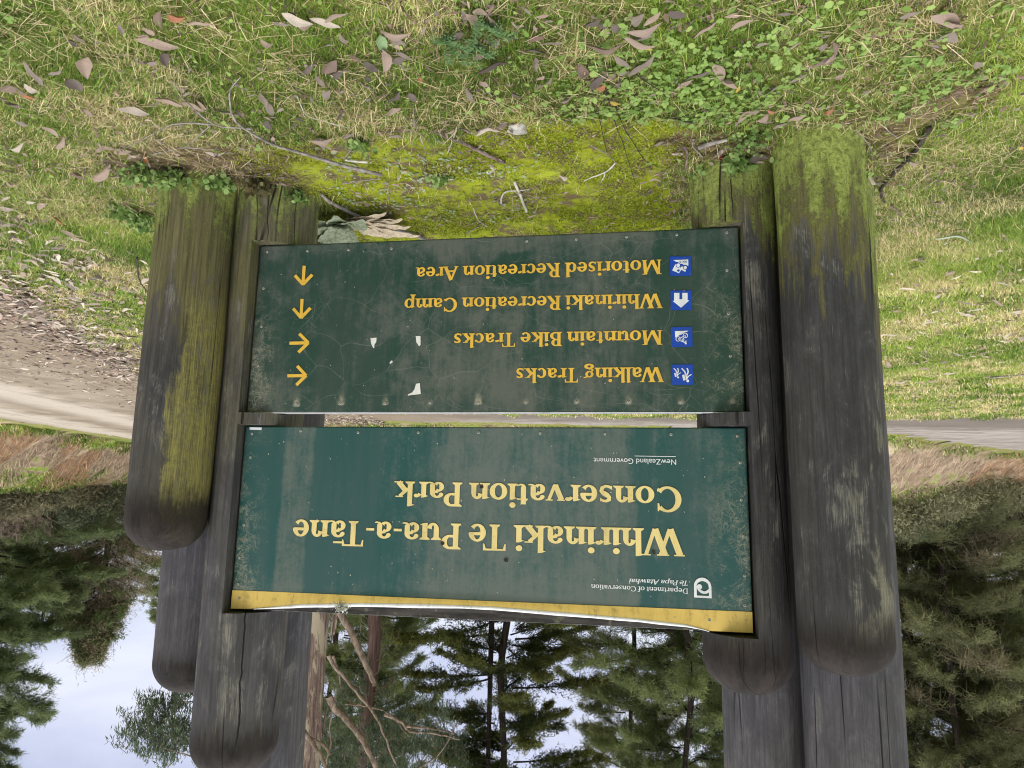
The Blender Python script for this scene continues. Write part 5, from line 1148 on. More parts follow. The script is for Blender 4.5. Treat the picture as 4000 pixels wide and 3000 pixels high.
def bank_grass():
    g = np.random.default_rng(240); x = np.concatenate([g.uniform(-18, 6, 60000), g.uniform(11, 15.5, 40000), g.uniform(11.0, 12.3, 14000), g.uniform(-14, 6, 9000)]); y = np.concatenate([g.uniform(13.5, 24, 60000), g.uniform(13, 27, 40000), g.uniform(12, 26, 14000), g.uniform(13.6, 19, 9000)])
    h = bank_h(x, y); p = fbm(x * .8, y * .8, 66, 3); hb = h + (fbm(x * .9, y * .9, 67, 3) - .5) * .9
    k = ((hb > .93) & (h < 1.6) & (p > .33)) | ((h > .01) & (h < .16) & (p > .46)) | ((np.arange(len(x)) > 99999) & (h > 0.0) & (h < .28) & (p > .35)); k &= (h > .004)
    V, F, C = grass(x[k], y[k], .07, .19, .012, .022, 241, .25); o = link('grass', fast_mesh('grass', V, F, C), M_GRASS); tag(o, 'bright grass growing in strips on the earth banks', 'grass', None, 'stuff')
bank_grass()
def bank_straw():
    g = np.random.default_rng(245); n = 90000; x = np.concatenate([g.uniform(-19, 6, n), g.uniform(11, 15, n // 2)]); y = np.concatenate([g.uniform(13.5, 25, n), g.uniform(12, 27, n // 2)]); h = bank_h(x, y); k = (h > .03) & (h < 1.5) & (fbm(x * 1.4, y * 1.4, 246, 3) > .36); x, y = x[k], y[k]; n = len(x)
    e = .05; gx = bank_h(x + e, y) - bank_h(x - e, y); gy = bank_h(x, y + e) - bank_h(x, y - e); nn = np.hypot(gx, gy) + 1e-6; d0 = np.arctan2(-gy, -gx) + g.normal(0, .8, n) + .5; L = g.uniform(.08, .30, n)
    P = np.column_stack([x, y, height(x, y) + g.uniform(0, .05, n)]); q = np.column_stack([x + L * np.cos(d0), y + L * np.sin(d0)]); Q = np.column_stack([q, height(q[:, 0], q[:, 1]) + g.uniform(-.01, .05, n)]); D = unit(Q - P); s = unit(np.cross(D, [0, 0, 1.])) * g.uniform(.004, .012, (n, 1))
    C = np.array([.20, .14, .10]) + (np.array([.72, .58, .41]) - np.array([.20, .14, .10])) * g.beta(1.6, 1.8, (n, 1)); C = np.where(fbm(x * .5, y * .5, 247, 3)[:, None] > .56, C * [1.0, .82, .68], C)
    V = np.stack([P - s, P + s, Q + s * .3, Q - s * .3], 1).reshape(-1, 3); o = link('dry_grass', fast_mesh('dry_grass', V, np.arange(4 * n).reshape(-1, 4), np.repeat(C, 4, 0)), M_GRASS); tag(o, 'dead grass and needles combed down over the earth banks', 'dry grass', None, 'stuff')
bank_straw()

def clover():
    "three rounded leaflets on a short stalk"
    g = np.random.default_rng(250); n = 8500; x = g.uniform(-1.7, 2.3, n); y = g.uniform(1.8, 2.9, n); m, b, rd = not_grass(x, y)
    pt = fbm(x * 1.7, y * 1.7, 70, 3) + .16 * sst(.5, -1.2, x); k = ~rd & ~near_post(x, y) & ~b & ((y < 2.5) | (g.random(n) < .25)) & (~m | (g.random(n) < .06)) & (pt > .42 + .34 * g.random(n)) & in_view(x, y, 300); x, y = x[k], y[k]; n = len(x)
    z = height(x, y) + g.uniform(.012, .042, n); r = g.uniform(.005, .0105, n); a0 = g.uniform(0, 6.28, n); tx, ty = g.normal(0, .3, n), g.normal(0, .3, n)
    VV = []; base = np.array([.14, .26, .05]); cc = (base + (np.array([.36, .50, .15]) - base) * g.beta(2, 2, (n, 1)))
    th = np.linspace(0, 2 * math.pi, 6, endpoint=False)
    for q in range(3):
        a = a0 + q * 2.094; cx, cy = x + r * .95 * np.cos(a), y + r * .95 * np.sin(a)
        dx_ = (r * .9)[:, None] * np.cos(th)[None]; dy_ = (r * .9)[:, None] * np.sin(th)[None]
        X = cx[:, None] + dx_; Y = cy[:, None] + dy_; Zq = z[:, None] + (X - x[:, None]) * tx[:, None] + (Y - y[:, None]) * ty[:, None] + .0012 * q
        VV.append(np.stack([X, Y, Zq], -1))
    V = np.stack(VV, 1).reshape(-1, 3); F = np.arange(n * 18).reshape(-1, 6); C = np.repeat(cc, 18, 0)
    o = link('clover', fast_mesh('clover', V, F, C), M_GRASS); tag(o, 'small round clover leaves scattered through the front grass', 'clover', None, 'stuff')
clover()
def leafy(name, label, n, fx, fy, L, Wd, c0, c1, seed, rise=(0.0, .05), tilt=.6, hh=(.01, .05), cond=None, kind='ground cover'):
    g = np.random.default_rng(seed); x = g.uniform(*fx, n); y = g.uniform(*fy, n)
    if cond is not None: k = cond(x, y, g); x, y = x[k], y[k]
    n = len(x); z = height(x, y) + g.uniform(*hh, n); a = g.uniform(0, 6.28, n); d = unit(np.column_stack([np.cos(a), np.sin(a), g.normal(0, tilt * .5, n)])); s = unit(np.cross(d, np.column_stack([g.normal(0, tilt * .4, n), g.normal(0, tilt * .4, n), np.ones(n)])))
    l = g.uniform(*L, n)[:, None]; w = g.uniform(*Wd, n)[:, None] / 2; P = np.column_stack([x, y, z]); up = np.array([0, 0, 1.0])
    V = np.stack([P, P + d * l * .3 + s * w, P + d * l * .7 + s * w * .85, P + d * l - up * l * .12, P + d * l * .7 - s * w * .85, P + d * l * .3 - s * w], 1).reshape(-1, 3)
    c = np.array(c0) + (np.array(c1) - np.array(c0)) * g.beta(2, 2, (n, 1)); o = link(name, fast_mesh(name, V, np.arange(6 * n).reshape(-1, 6), np.repeat(c, 6, 0)), M_GRASS)
    return tag(o, label, kind, None, 'stuff')
leafy('broadleaf_weeds', 'fresh green rounded weed leaves in the grass in front of the mossy posts', 750, (-1.75, .2), (1.75, 2.5), (.014, .036), (.011, .027), (.16, .28, .05), (.38, .52, .15), 260, hh=(.015, .06), cond=lambda x, y, g: ~near_post(x, y) & (fbm(x * 2, y * 2, 71) + .10 * sst(-.2, -1.2, x) + .5 * (g.random(len(x)) - .5) > .62))
leafy('moss_tufts', 'bright yellow green moss covering the ground under the sign', 150000, (-1.0, 1.3), (2.3, 4.9), (.006, .014), (.004, .009), (.19, .22, .012), (.46, .54, .06), 270, tilt=2.4, hh=(-.003, .009), kind='moss',
      cond=lambda x, y, g: (poly_sd(x, y, MOSS) + (fbm(x * 3, y * 3, 61, 3) - .5) * .35 > 0) & (fbm(x * 6, y * 6, 72, 4) > .48 + .16 * (g.random(len(x)) - .5)) & ~near_post(x, y))
leafy('moss_tufts', 'pale lime moss spots on the bare soil beside the front mossy post', 2600, (-2.4, -1.4), (2.3, 3.2), (.006, .014), (.004, .009), (.20, .27, .02), (.42, .52, .08), 275, tilt=2.2, hh=(0, .008), kind='moss',
      cond=lambda x, y, g: (poly_sd(x, y, BARE) > -.05) & (fbm(x * 7, y * 7, 73, 3) > .56) & ~near_post(x, y))
leafy('pennywort', 'pale round creeping leaves on the moss in front of the sign', 420, (-.1, .9), (2.8, 3.6), (.014, .024), (.012, .02), (.25, .35, .2), (.42, .5, .34), 280, tilt=.3, hh=(.008, .02),
      cond=lambda x, y, g: (fbm(x * 5, y * 5, 74, 3) > .50) & (poly_sd(x, y, MOSS) > .05))
leafy('broadleaf_weeds', 'small fresh weed leaves sprinkled through the grass in front of the sign', 3200, (-2.2, 2.4), (1.75, 3.3), (.010, .024), (.007, .015), (.13, .24, .04), (.40, .52, .14), 262, hh=(.010, .045), cond=lambda x, y, g: ~near_post(x, y) & (poly_sd(x, y, MOSS) < -.05) & (poly_sd(x, y, ROAD) < -.2) & (fbm(x * 2.5, y * 2.5, 75) + .5 * (g.random(len(x)) - .5) > .50))
# ragged litter of fibres and needles on the moss and bare soil
def fibres(name, label, n, poly, c0, c1, seed, L=(.015, .06), w=.0016):
    g = np.random.default_rng(seed); P = np.array(poly); x = g.uniform(P[:, 0].min() - .1, P[:, 0].max() + .1, n); y = g.uniform(P[:, 1].min() - .1, P[:, 1].max() + .1, n); k = (poly_sd(x, y, poly) > -.08) & ~near_post(x, y) & (fbm(x * 4, y * 4, seed, 3) > .45); x, y = x[k], y[k]; n = len(x)
    a = g.uniform(0, 6.28, n); l = g.uniform(*L, n); P = np.column_stack([x, y, height(x, y) + (g.uniform(.012, .038, n) if name == 'dead_stalks' else g.uniform(.003, .012, n))]); D = unit(np.column_stack([np.cos(a), np.sin(a), g.normal(0, .12, n)])); s = np.column_stack([-np.sin(a), np.cos(a), 0 * a]) * w * g.uniform(.6, 2, (n, 1))
    V = np.stack([P - s, P + s, P + D * l[:, None] + s * .4, P + D * l[:, None] - s * .4], 1).reshape(-1, 3); c = np.array(c0) + (np.array(c1) - np.array(c0)) * g.random((n, 1))
    o = link(name, fast_mesh(name, V, np.arange(4 * n).reshape(-1, 4), np.repeat(c, 4, 0)), M_GRASS); tag(o, label, 'litter', None, 'stuff')
fibres('dry_fibres', 'fine dry stalks and bark fibres lying on the moss', 4200, MOSS, (.10, .07, .045), (.46, .38, .25), 290)
fibres('dry_fibres', 'dry stalks and needles on the bare soil beside the front mossy post', 2400, BARE, (.11, .075, .04), (.42, .33, .18), 291, (.03, .11))
fibres('dry_fibres', 'dry stalks and needles on the littered soil before the posts at the logo end', 3200, BARE3, (.11, .075, .04), (.42, .33, .18), 293, (.02, .08))
fibres('dry_fibres', 'dry stalks and needles on the bare soil before the shortest post', 1800, BARE2, (.10, .07, .045), (.40, .32, .2), 292, (.03, .09))

LAWN = [(-2.4, 1.75), (2.6, 1.75), (2.9, 3.6), (1.9, 3.7), (1.2, 2.75), (-1.0, 2.35), (-1.9, 2.9), (-2.6, 3.2)]
fibres('dead_stalks', 'long straw coloured dead stalks tangled through the front grass', 15000, LAWN, (.20, .14, .07), (.80, .68, .42), 294, (.04, .13), .0011)
fibres('dead_stalks', 'short dark bits of bark and stalk in the front grass', 5000, LAWN, (.05, .035, .025), (.17, .12, .09), 295, (.01, .045), .0022)

# ------------------------------------------------------------------ weeds: single plants
def weed(label, px, py, nst, h, leaf, c0, c1, seed, spread=.09, name='leafy_weed'):
    g = np.random.default_rng(seed); p = gp(px, py); z = float(height(p[0], p[1])); root = empty(name, (p[0], p[1], z), label, 'weed', 'small weeds on the ground')
    st = Acc(); V2 = []; n = 0; C2 = []; F2 = []
    for i in range(int(nst * 1.5)):
        a = g.uniform(0, 6.28); r = g.uniform(.2, 1) * spread; hh = h * g.uniform(.4, 1.1); e = np.array([r * math.cos(a), r * math.sin(a), hh]); m = e * .5 + [0, 0, hh * .2]
        V, F = tube([(e[0] * .2, e[1] * .2, -.01), m, e], [.0016, .0014, .001], 4); st.add(V, F, np.array([.13, .10, .05]))
        k = g.integers(5, 9)
        for j in range(k):
            f = (j + 1) / k; b = (m * (1 - f) + e * f) if f > .3 else m * f * 2; d = unit(g.normal(0, 1, 3) + [0, 0, .35]); s = unit(np.cross(d, g.normal(0, 1, 3))); l = leaf * 1.35 * g.uniform(.6, 1.2); w = l * .36
            V2 += [b, b + d * l * .35 + s * w, b + d * l * .75 + s * w * .8, b + d * l, b + d * l * .75 - s * w * .8, b + d * l * .35 - s * w]; F2.append([n + q for q in range(6)]); n += 6
            C2 += [np.array(c0) + (np.array(c1) - np.array(c0)) * g.random()] * 6
    link('stems', st.mesh('stems'), M_GRASS, root); link('leaves', fast_mesh('leaves', V2, F2, C2), M_GRASS, root); return root
WG, WL = (.12, .22, .05), (.36, .50, .17)
for i, (lab, px, py, ns, h, lf) in enumerate([
    ('bushy green weed hard against the front of the shortest post', 700, 655, 26, .10, .022), ('green weed with round leaves before the shortest post, nearer the crack between the two', 860, 668, 22, .08, .024),
    ('reddish tinged weed on the soil before the tall notched post', 1010, 690, 18, .07, .022), ('small weed at the inner foot of the tall notched post', 1160, 735, 20, .08, .02),
    ('leafy weed straggling out from the outer side of the shortest post', 560, 640, 22, .08, .02), ('dense low green weed patch in the grass behind the shortest post', 560, 830, 30, .07, .022),
    ('low green weed beside the shortest post, a step behind its foot', 470, 800, 24, .06, .022), ('small leaved weed climbing the front of the big mossy post', 3160, 545, 26, .10, .018),
    ('small leaved weed at the left foot of the big mossy post', 3240, 525, 24, .09, .018), ('weed between the mossy post and the post with the logo', 3070, 560, 18, .07, .018),
    ('spiky little weed at the foot of the post with the logo', 2880, 605, 20, .07, .03), ('straggling weed with tiny leaves on the litter before the post with the logo', 2940, 520, 26, .06, .016),
    ('green weed at the outer foot of the post with the logo', 2740, 655, 14, .06, .018), ('tuft of rounded weed by the long fallen branch', 1400, 540, 10, .05, .02),
    ('pale creeping weed in the middle of the moss', 1720, 690, 14, .03, .018)]):
    weed(lab, px, py, ns, h, lf, WG if i != 2 else (.10, .07, .03), WL if i != 2 else (.20, .20, .09), 300 + i, .11 if i in (0, 4, 5, 6, 11) else .07)
def feather_weed(label, px, py, seed, s=1.0):
    g = np.random.default_rng(seed); p = gp(px, py); root = empty('feathery_weed', (p[0], p[1], float(height(p[0], p[1]))), label, 'weed', 'small weeds on the ground')
    V2, F2, C2, n = [], [], [], 0
    for fr in range(9):
        a = g.uniform(0, 6.28); L = .10 * s * g.uniform(.6, 1.1)
        for j in range(10):
            f = (j + 1) / 10; b = np.array([math.cos(a) * L * f, math.sin(a) * L * f, .02 + .05 * math.sin(f * 2.4)])
            for sd in (-1, 1):
                d = unit(np.array([math.cos(a + sd * .9), math.sin(a + sd * .9), g.normal(0, .25)])); l = L * .35 * (1.1 - f * .7); w = l * .22; q = np.array([-d[1], d[0], 0])
                V2 += [b, b + d * l * .5 + q * w, b + d * l, b + d * l * .5 - q * w]; F2.append([n, n + 1, n + 2, n + 3]); n += 4; C2 += [np.array([.07, .14, .05]) + np.array([.09, .13, .06]) * g.random()] * 4
    link('fronds', fast_mesh('fronds', V2, F2, C2), M_GRASS, root)
feather_weed('feathery leaved weed close to the camera beside two hanging gum leaves', 1890, 75, 1); feather_weed('feathery weed left of the dark broad leaf, half hidden in clover', 1745, 130, 2); feather_weed('feathery weed touching the dark broad leaf', 1855, 160, 3, .9)
def rosette():
    "large soft grey-green leaves with pale veins, some withered, at the foot of the tall notched post"
    g = np.random.default_rng(330); p = gp(1345, 842); root = empty('foxglove_plant', (p[0], p[1], float(height(p[0], p[1]))), 'large soft grey green leaves with withered tan ones by the tall notched post', 'plant')
    b = NB('soft veined leaf'); v = b.noise(b.coord(), 60, 4); m1 = b.bsdf(b.mix(b.mr(v, .35, .65), (.29, .36, .23), (.52, .57, .43)), .8, b.bump(v, .6, .004), .1, 0, .15); m2 = plain('withered leaf', (.66, .56, .41), .9, .25, 40)
    def leaf(a, L, W, up, mat, droop=.5):
        n, k = 12, 7; V = []
        for i in range(n):
            f = i / (n - 1); w = W * (math.sin(math.pi * min(1, f * .93 + .05)) ** .7); el = up - droop * f * 1.6; r = L * f
            c = np.array([math.cos(a) * r * math.cos(up * .6), math.sin(a) * r * math.cos(up * .6), .03 + L * (math.sin(up) * f - droop * f * f * .5)])
            s = np.array([-math.sin(a), math.cos(a), 0])
            for j in range(k):
                q = (j / (k - 1) - .5) * 2; V.append(c + s * q * w / 2 + np.array([0, 0, abs(q) * w * .16 + .005 * math.sin(f * 30) * abs(q)]) + g.normal(0, .0012, 3))
        i = np.arange(n - 1)[:, None] * k + np.arange(k - 1)[None]; F = np.stack([i, i + 1, i + k + 1, i + k], -1).reshape(-1, 4); V = np.array(V); V[:, 2] += .012 if mat is m1 else 0.0; o = link('leaf', fast_mesh('leaf', V, F, None, True), mat, root)
        if mat is m2: o['label'] = 'withered tan leaf'
    for a, L, W, up in ((-1.6, .20, .14, .5), (-2.3, .22, .14, .5), (-.9, .20, .13, .5), (-.3, .20, .12, .6), (.6, .2, .13, .7), (1.6, .2, .13, .7), (-1.2, .14, .1, .9), (-2.0, .13, .09, 1.0)): leaf(a, L, W, up, m1)
    for a, L, W in ((3.1, .36, .10), (2.8, .42, .10), (-2.9, .34, .09), (3.3, .30, .09), (2.5, .3, .1), (-2.6, .30, .07)): leaf(a, L, W, .12, m2, .1)
rosette()

# ------------------------------------------------------------------ fallen gum leaves
LCOL = {'p': ('pinkish grey', (.37, .28, .225)), 'g': ('grey', (.255, .21, .18)), 'd': ('dark grey', (.125, .102, .09)), 'w': ('pale', (.54, .47, .39)), 'b': ('brown', (.20, .135, .105)), 'o': ('orange brown', (.42, .17, .08)),
        'n': ('green', (.27, .40, .20)), 'y': ('yellow', (.62, .47, .05)), 'k': ('blotched brown', (.06, .045, .04)), 'r': ('red', (.50, .08, .07)), 'm': ('bluish green', (.44, .54, .42))}
LMAT = {}
for k, (nm, c) in LCOL.items():
    b = NB(nm + ' dry leaf'); v = b.noise(b.coord((1, 1, 1)), 45, 5, .7); w = b.noise(b.coord((6, 160, 6)), 1, 3); oi = b.n('ShaderNodeObjectInfo').outputs['Random']
    col = b.mix(b.mr(v, .35, .68), tuple(x * .72 for x in c), tuple(min(1, x * 1.18) for x in c)); col = b.mix(b.mr(oi, 0, 1, 0, .30, False), col, (.27, .225, .19)); col = b.mix(b.mr(v, .64, .72, 0, .5), col, tuple(x * .4 for x in c))
    LMAT[k] = b.bsdf(col, .7, b.bump(w, .4, .002), .3, 0, .12)
def leaf_mesh(seed, shape):
    "unit-length curled leaf lying along +x"
    g = np.random.default_rng(seed); n, k = 15, 5; curl = g.uniform(-.7, .9); fold = g.uniform(.1, .9); bend = g.uniform(-.7, .7); tw = g.uniform(-1.1, 1.1); V = []
    for i in range(n):
        f = i / (n - 1)
        if shape == 'stick': w = .8
        else: w = (math.sin(math.pi * f ** .8) ** (.75 if shape == 'broad' else 1.0)) * (1.0 if 0 < i < n - 1 else 0.02)
        x = f - .5; y = bend * (f - .5) ** 2 * .7; z = curl * .45 * ((f - .5) ** 2) * 2 + .03 * math.sin(f * 9 + seed)
        for j in range(k):
            q = (j / (k - 1) - .5); yy = q * w; zzq = (abs(q) * 2) ** 1.3 * fold * .5 * w + q * tw * (f - .5) * w
            V.append((x, y, z, yy, zzq))
    A = np.array(V); i = np.arange(n - 1)[:, None] * k + np.arange(k - 1)[None]; F = np.stack([i, i + 1, i + k + 1, i + k], -1).reshape(-1, 4); return A, F
LCACHE = {}
def get_leaf(code, ratio, shape, var):
    key = (code, round(ratio * 12), shape, var)
    if key not in LCACHE:
        A, F = leaf_mesh(var * 13 + ord(code) % 7, shape); r = max(.10, round(ratio * 12) / 12)
        V = np.column_stack([A[:, 0], A[:, 1] + A[:, 3] * r, A[:, 2] + A[:, 4] * r]); V[:, 2] -= V[:, 2].min()
        me = fast_mesh('fallen_leaf', V, F, None, True); me.materials.append(LMAT[code]); LCACHE[key] = me
    return LCACHE[key]
ANCH = [('shortest post', 760, 640, 420), ('tall notched post', 1150, 720, 330), ('front mossy post', 3230, 480, 380), ('post with the logo', 2800, 600, 300), ('long fallen branch', 1250, 620, 320), ('straight brown stick', 1830, 560, 260), ('crooked dark stick', 3560, 590, 260)]
def zone(px, py):
    best = None
    for nm, ax, ay, R in ANCH:
        d = math.hypot(px - ax, (py - ay) * 1.3)
        if d < R and (best is None or d < best[0]): best = (d, 'by the ' + nm)
    if best: return best[1]
    if py < 260:
        col = ['nearest camera, outside mossy post', 'nearest camera, before logo post', 'nearest camera, below title start', 'nearest camera, below title middle', 'nearest camera, below title end', 'nearest camera, before shortest post', 'nearest camera, outside shortest post']
        return col[int(np.clip((4000 - px) / 4000 * 7, 0, 6))]
    if px > 3380: return 'on lawn past mossy posts' + (', far' if py > 1100 else '')
    if px < 640: return 'on lawn towards the gravel' + (', far' if py > 1050 else '')
    if py < 520: return 'in grass before the moss' + (', logo end' if px > 2300 else ', arrow end' if px < 1500 else '')
    return 'on moss under the sign'
used = {}
LEAVES = []
def drop_leaf(px0, py0, px1, py1, wpx, code, rnd=None):
    a, b = gp(px0, py0), gp(px1, py1); c = (a + b) / 2
    if near_post(c[0], c[1], -.01): return
    L = float(np.linalg.norm(b[:2] - a[:2])); ang = math.atan2(b[1] - a[1], b[0] - a[0]); dist = math.hypot(c[0], c[1], CAMZ)
    W = wpx * dist / FPX * 1.08; L *= 1.1; L = max(L, W * 1.2, .02); L = min(L, .30)
    lenpx = math.hypot(px1 - px0, py1 - py0); ratio = float(np.clip(W / L, .10, .56)); shape = 'broad' if ratio > .42 else 'long'
    me = get_leaf(code, ratio, shape, random.randrange(8)); o = bpy.data.objects.new('fallen_leaf', me); COL.objects.link(o)
    m, bb, rd = not_grass(np.array([c[0]]), np.array([c[1]])); lift = .006 if (m[0] or bb[0] or rd[0]) else .032
    o.location = (c[0], c[1], float(height(c[0], c[1])) + lift + random.uniform(0, .008)); o.rotation_euler = (random.uniform(-.5, .5), random.uniform(-.22, .22), ang); o.scale = (L, L, L * random.uniform(.7, 1.1))
    size = 'large' if lenpx > 110 else 'tiny' if lenpx < 20 else 'small' if lenpx < 38 else 'medium'; form = 'broad' if shape == 'broad' else 'narrow'
    dirn = abs(math.degrees(math.atan2(py1 - py0, px1 - px0))) % 180; way = 'lying sideways' if dirn < 25 or dirn > 155 else 'pointing signward' if 60 < dirn < 120 else 'lying aslant'
    LEAVES.append((o, LCOL[code][0], size, form, way, zone((px0 + px1) / 2, (py0 + py1) / 2)))
def T(f, rows):
    for r in rows.split(';'):
        v = r.split(',')
        if len(v) == 6:
            x0, y0, x1, y1, w = (float(q) for q in v[:5]); a = f(x0, y0); b = f(x1, y1); drop_leaf(*a, *b, w * (f(1, 0)[0] - f(0, 0)[0]), v[5].strip())
Fa, Fb, Fc = zz(0, 0, .4521), zz(1000, 0, .4521), zz(2000, 0, .4521); Fd, Fe, Ff = zz(3000, 0, .7874), zz(0, 700, .84), zz(3400, 700, .945)
T(Fa, '1200,250,1560,290,60,p;1190,190,1330,250,50,p;1270,110,1340,210,60,p;1420,320,1430,470,50,d;1250,420,1365,425,60,g;740,340,740,515,80,p;250,450,400,630,50,g;440,535,550,495,35,g;590,560,720,665,80,d;0,690,235,690,60,b;235,620,355,700,70,w;180,705,320,770,50,o;0,750,80,800,40,p;60,790,200,830,60,d;1030,785,1300,905,70,w;1350,745,1600,790,80,p;1590,780,1790,870,80,p;1850,850,2075,915,60,g;735,855,850,915,40,p;1960,590,2150,680,50,d;1460,30,1610,50,90,o;1620,100,1835,95,50,p;1040,100,1080,190,35,g;390,1010,530,1100,40,p;500,1190,560,1120,45,p;100,1215,205,1165,45,w;820,1250,990,1245,40,p;990,1270,1130,1265,50,p;1110,1280,1210,1300,60,w;830,1450,960,1370,60,p;960,1420,1100,1450,40,p;1230,1300,1290,1395,30,o;1780,1270,1935,1275,35,w;0,1380,180,1420,40,p;640,1390,740,1450,70,b;920,1300,1190,1440,30,b;140,980,260,1030,35,g;1380,0,1400,130,50,b;80,1500,130,1540,45,p;1700,770,1800,860,40,p;610,210,700,300,40,d;660,200,740,260,50,g')
T(Fb, '240,10,500,60,70,w;480,60,735,105,60,w;350,80,480,125,60,p;590,40,800,5,50,p;150,70,300,90,50,g;1090,200,1330,190,60,p;1180,240,1300,260,60,g;1060,170,1110,340,70,n;1140,300,1140,500,70,p;1185,300,1370,430,45,g;1190,430,1290,400,50,d;940,440,1050,520,60,d;840,390,900,460,60,b;375,565,510,465,60,d;600,520,700,430,90,b;640,570,745,505,70,d;540,550,610,680,50,g;590,745,640,700,60,g;50,710,100,820,50,g;90,810,150,910,50,g;110,940,140,1030,60,d;740,200,800,270,60,g;910,620,1015,680,40,g;1140,790,1250,720,60,d;1330,720,1390,770,60,d;1140,890,1240,845,50,p;1820,660,1890,790,60,g;1890,690,1960,660,60,d;1700,260,1800,185,50,d;1830,0,1920,150,60,p;1790,0,1810,120,40,g;2040,20,2075,230,55,p;1880,0,2000,30,50,p;1910,480,2190,440,110,k;1890,420,1970,405,40,p;1930,590,2000,640,45,p;1410,560,1430,640,35,o;480,1160,680,1160,50,p;540,1160,580,1240,80,g;760,1130,850,1070,40,g;1600,1060,1720,1025,50,p;1740,1020,1880,1070,50,g;1880,1070,2050,985,45,g;1900,1080,2090,1000,45,w;2080,1080,2180,1040,50,g;1090,750,1140,740,40,g;40,250,150,300,40,p;20,490,100,530,40,g;30,600,70,590,35,p;1140,1090,1290,1090,40,g;1560,0,1580,50,50,g;1260,1450,1330,1460,30,p;950,560,990,600,35,d;1310,910,1390,1005,40,g')
T(Fc, '635,280,950,260,100,b;955,220,1245,280,80,p;1000,180,1290,150,70,p;1040,220,1200,200,60,g;870,110,960,170,70,d;730,130,850,150,60,d;620,110,760,90,60,d;140,250,270,235,60,b;250,310,460,280,70,g;140,320,330,410,60,d;190,370,200,510,50,g;560,460,650,570,80,b;1140,105,1280,5,60,p;1040,120,1130,30,60,g;1550,195,1760,90,60,p;1880,100,2070,40,45,p;1350,10,1500,30,60,d;1010,550,1235,375,65,g;900,410,1040,480,60,g;800,480,900,600,70,b;920,560,1010,520,60,g;665,680,820,540,60,d;620,620,730,570,35,b;860,680,930,590,60,d;740,700,810,645,50,o;200,700,350,560,55,g;210,600,280,570,60,p;0,690,80,760,50,d;420,800,500,740,50,g;1760,430,1830,560,70,p;1820,530,1940,620,80,p;1480,560,1760,490,35,d;1420,650,1560,590,35,p;1940,940,2110,820,55,p;2120,950,2210,900,60,p;860,790,950,830,50,y;1120,310,1210,330,45,y;1930,690,1960,640,30,y;420,930,510,940,60,d;740,780,930,765,35,b;1320,930,1600,970,45,d;1720,1330,1890,1240,45,g;1770,1345,1850,1340,40,r;2050,1300,2200,1320,70,d;430,1490,470,1540,50,w;1380,1310,1480,1300,40,w;1840,10,1990,10,50,p;1230,1220,1320,1180,30,g;1100,1400,1300,1420,25,p;690,1145,715,1135,22,w;1070,1290,1130,1260,20,g')
T(Fd, '650,35,770,5,20,g;830,0,955,70,50,p;840,90,920,145,50,g;910,20,955,80,45,p;280,245,330,205,30,p;330,130,335,215,20,b;205,265,320,245,25,b;100,335,190,310,30,g;0,380,90,345,30,g;245,180,290,150,25,g;1020,250,1050,270,25,g;1045,345,1090,360,25,p;1020,440,1140,405,25,p;840,455,920,460,15,p;670,505,705,520,25,g;0,480,35,490,25,o;280,500,320,480,30,o;350,570,440,530,20,b;90,520,180,515,30,p;20,575,100,545,25,g;330,320,380,300,18,p;500,820,565,850,30,w;705,745,735,760,25,p;800,150,850,130,25,b;1240,690,1265,685,10,y;1170,380,1190,395,15,g')
T(Fe, '0,95,75,115,20,w;130,70,165,65,15,w;180,95,215,80,18,p;260,130,325,180,18,o;290,200,400,235,25,p;70,250,110,270,15,w;585,55,640,60,14,w;690,75,740,85,15,d;590,290,640,305,15,p;440,350,475,370,18,w;490,340,540,355,22,p;350,380,385,395,15,w;660,450,705,430,18,w;410,435,465,430,10,d;210,415,300,450,20,w;565,600,610,590,15,w;180,350,210,365,14,w;110,350,150,360,14,w;440,465,490,480,15,p;420,540,490,545,10,p;190,45,260,40,15,p;60,150,95,175,14,p;510,90,535,110,12,w;570,150,590,155,12,w;485,195,510,215,14,w;10,450,60,485,18,p;95,545,140,570,12,w;260,655,305,660,12,n;490,665,540,690,12,w;555,690,590,715,12,d;630,745,655,760,10,d;240,350,270,360,10,w;340,610,430,630,8,w;480,505,525,520,10,w;320,440,350,480,10,w;660,330,690,345,10,w;180,160,230,150,8,b;20,60,60,50,10,w')
T(Ff, '285,212,440,212,18,m;330,180,410,178,12,p;330,232,365,232,8,p;520,275,545,270,14,w;430,300,455,300,14,w;310,370,345,360,20,p;265,465,290,455,12,w;425,497,485,488,9,p;375,540,430,540,12,w;400,520,415,530,10,w;265,210,285,195,8,p;545,195,555,225,8,p;90,505,140,508,9,w;210,575,270,560,9,w;60,620,120,620,8,w;550,635,580,620,8,w;270,610,305,610,9,w;110,565,135,570,9,w;400,715,440,720,9,w;280,790,355,788,8,w;190,765,245,768,10,p;130,640,180,630,9,p;60,745,90,760,12,p;90,820,155,815,10,w;590,515,635,512,9,w;440,450,470,470,8,w;480,830,500,835,8,w;185,895,200,890,8,w;530,745,560,735,8,w;330,760,350,755,8,w;380,85,400,95,10,p;260,50,290,55,10,b;610,385,635,380,8,w;170,405,200,408,8,p;500,480,560,495,8,p;515,570,545,575,8,w;295,685,335,683,8,p;340,700,380,705,7,p')
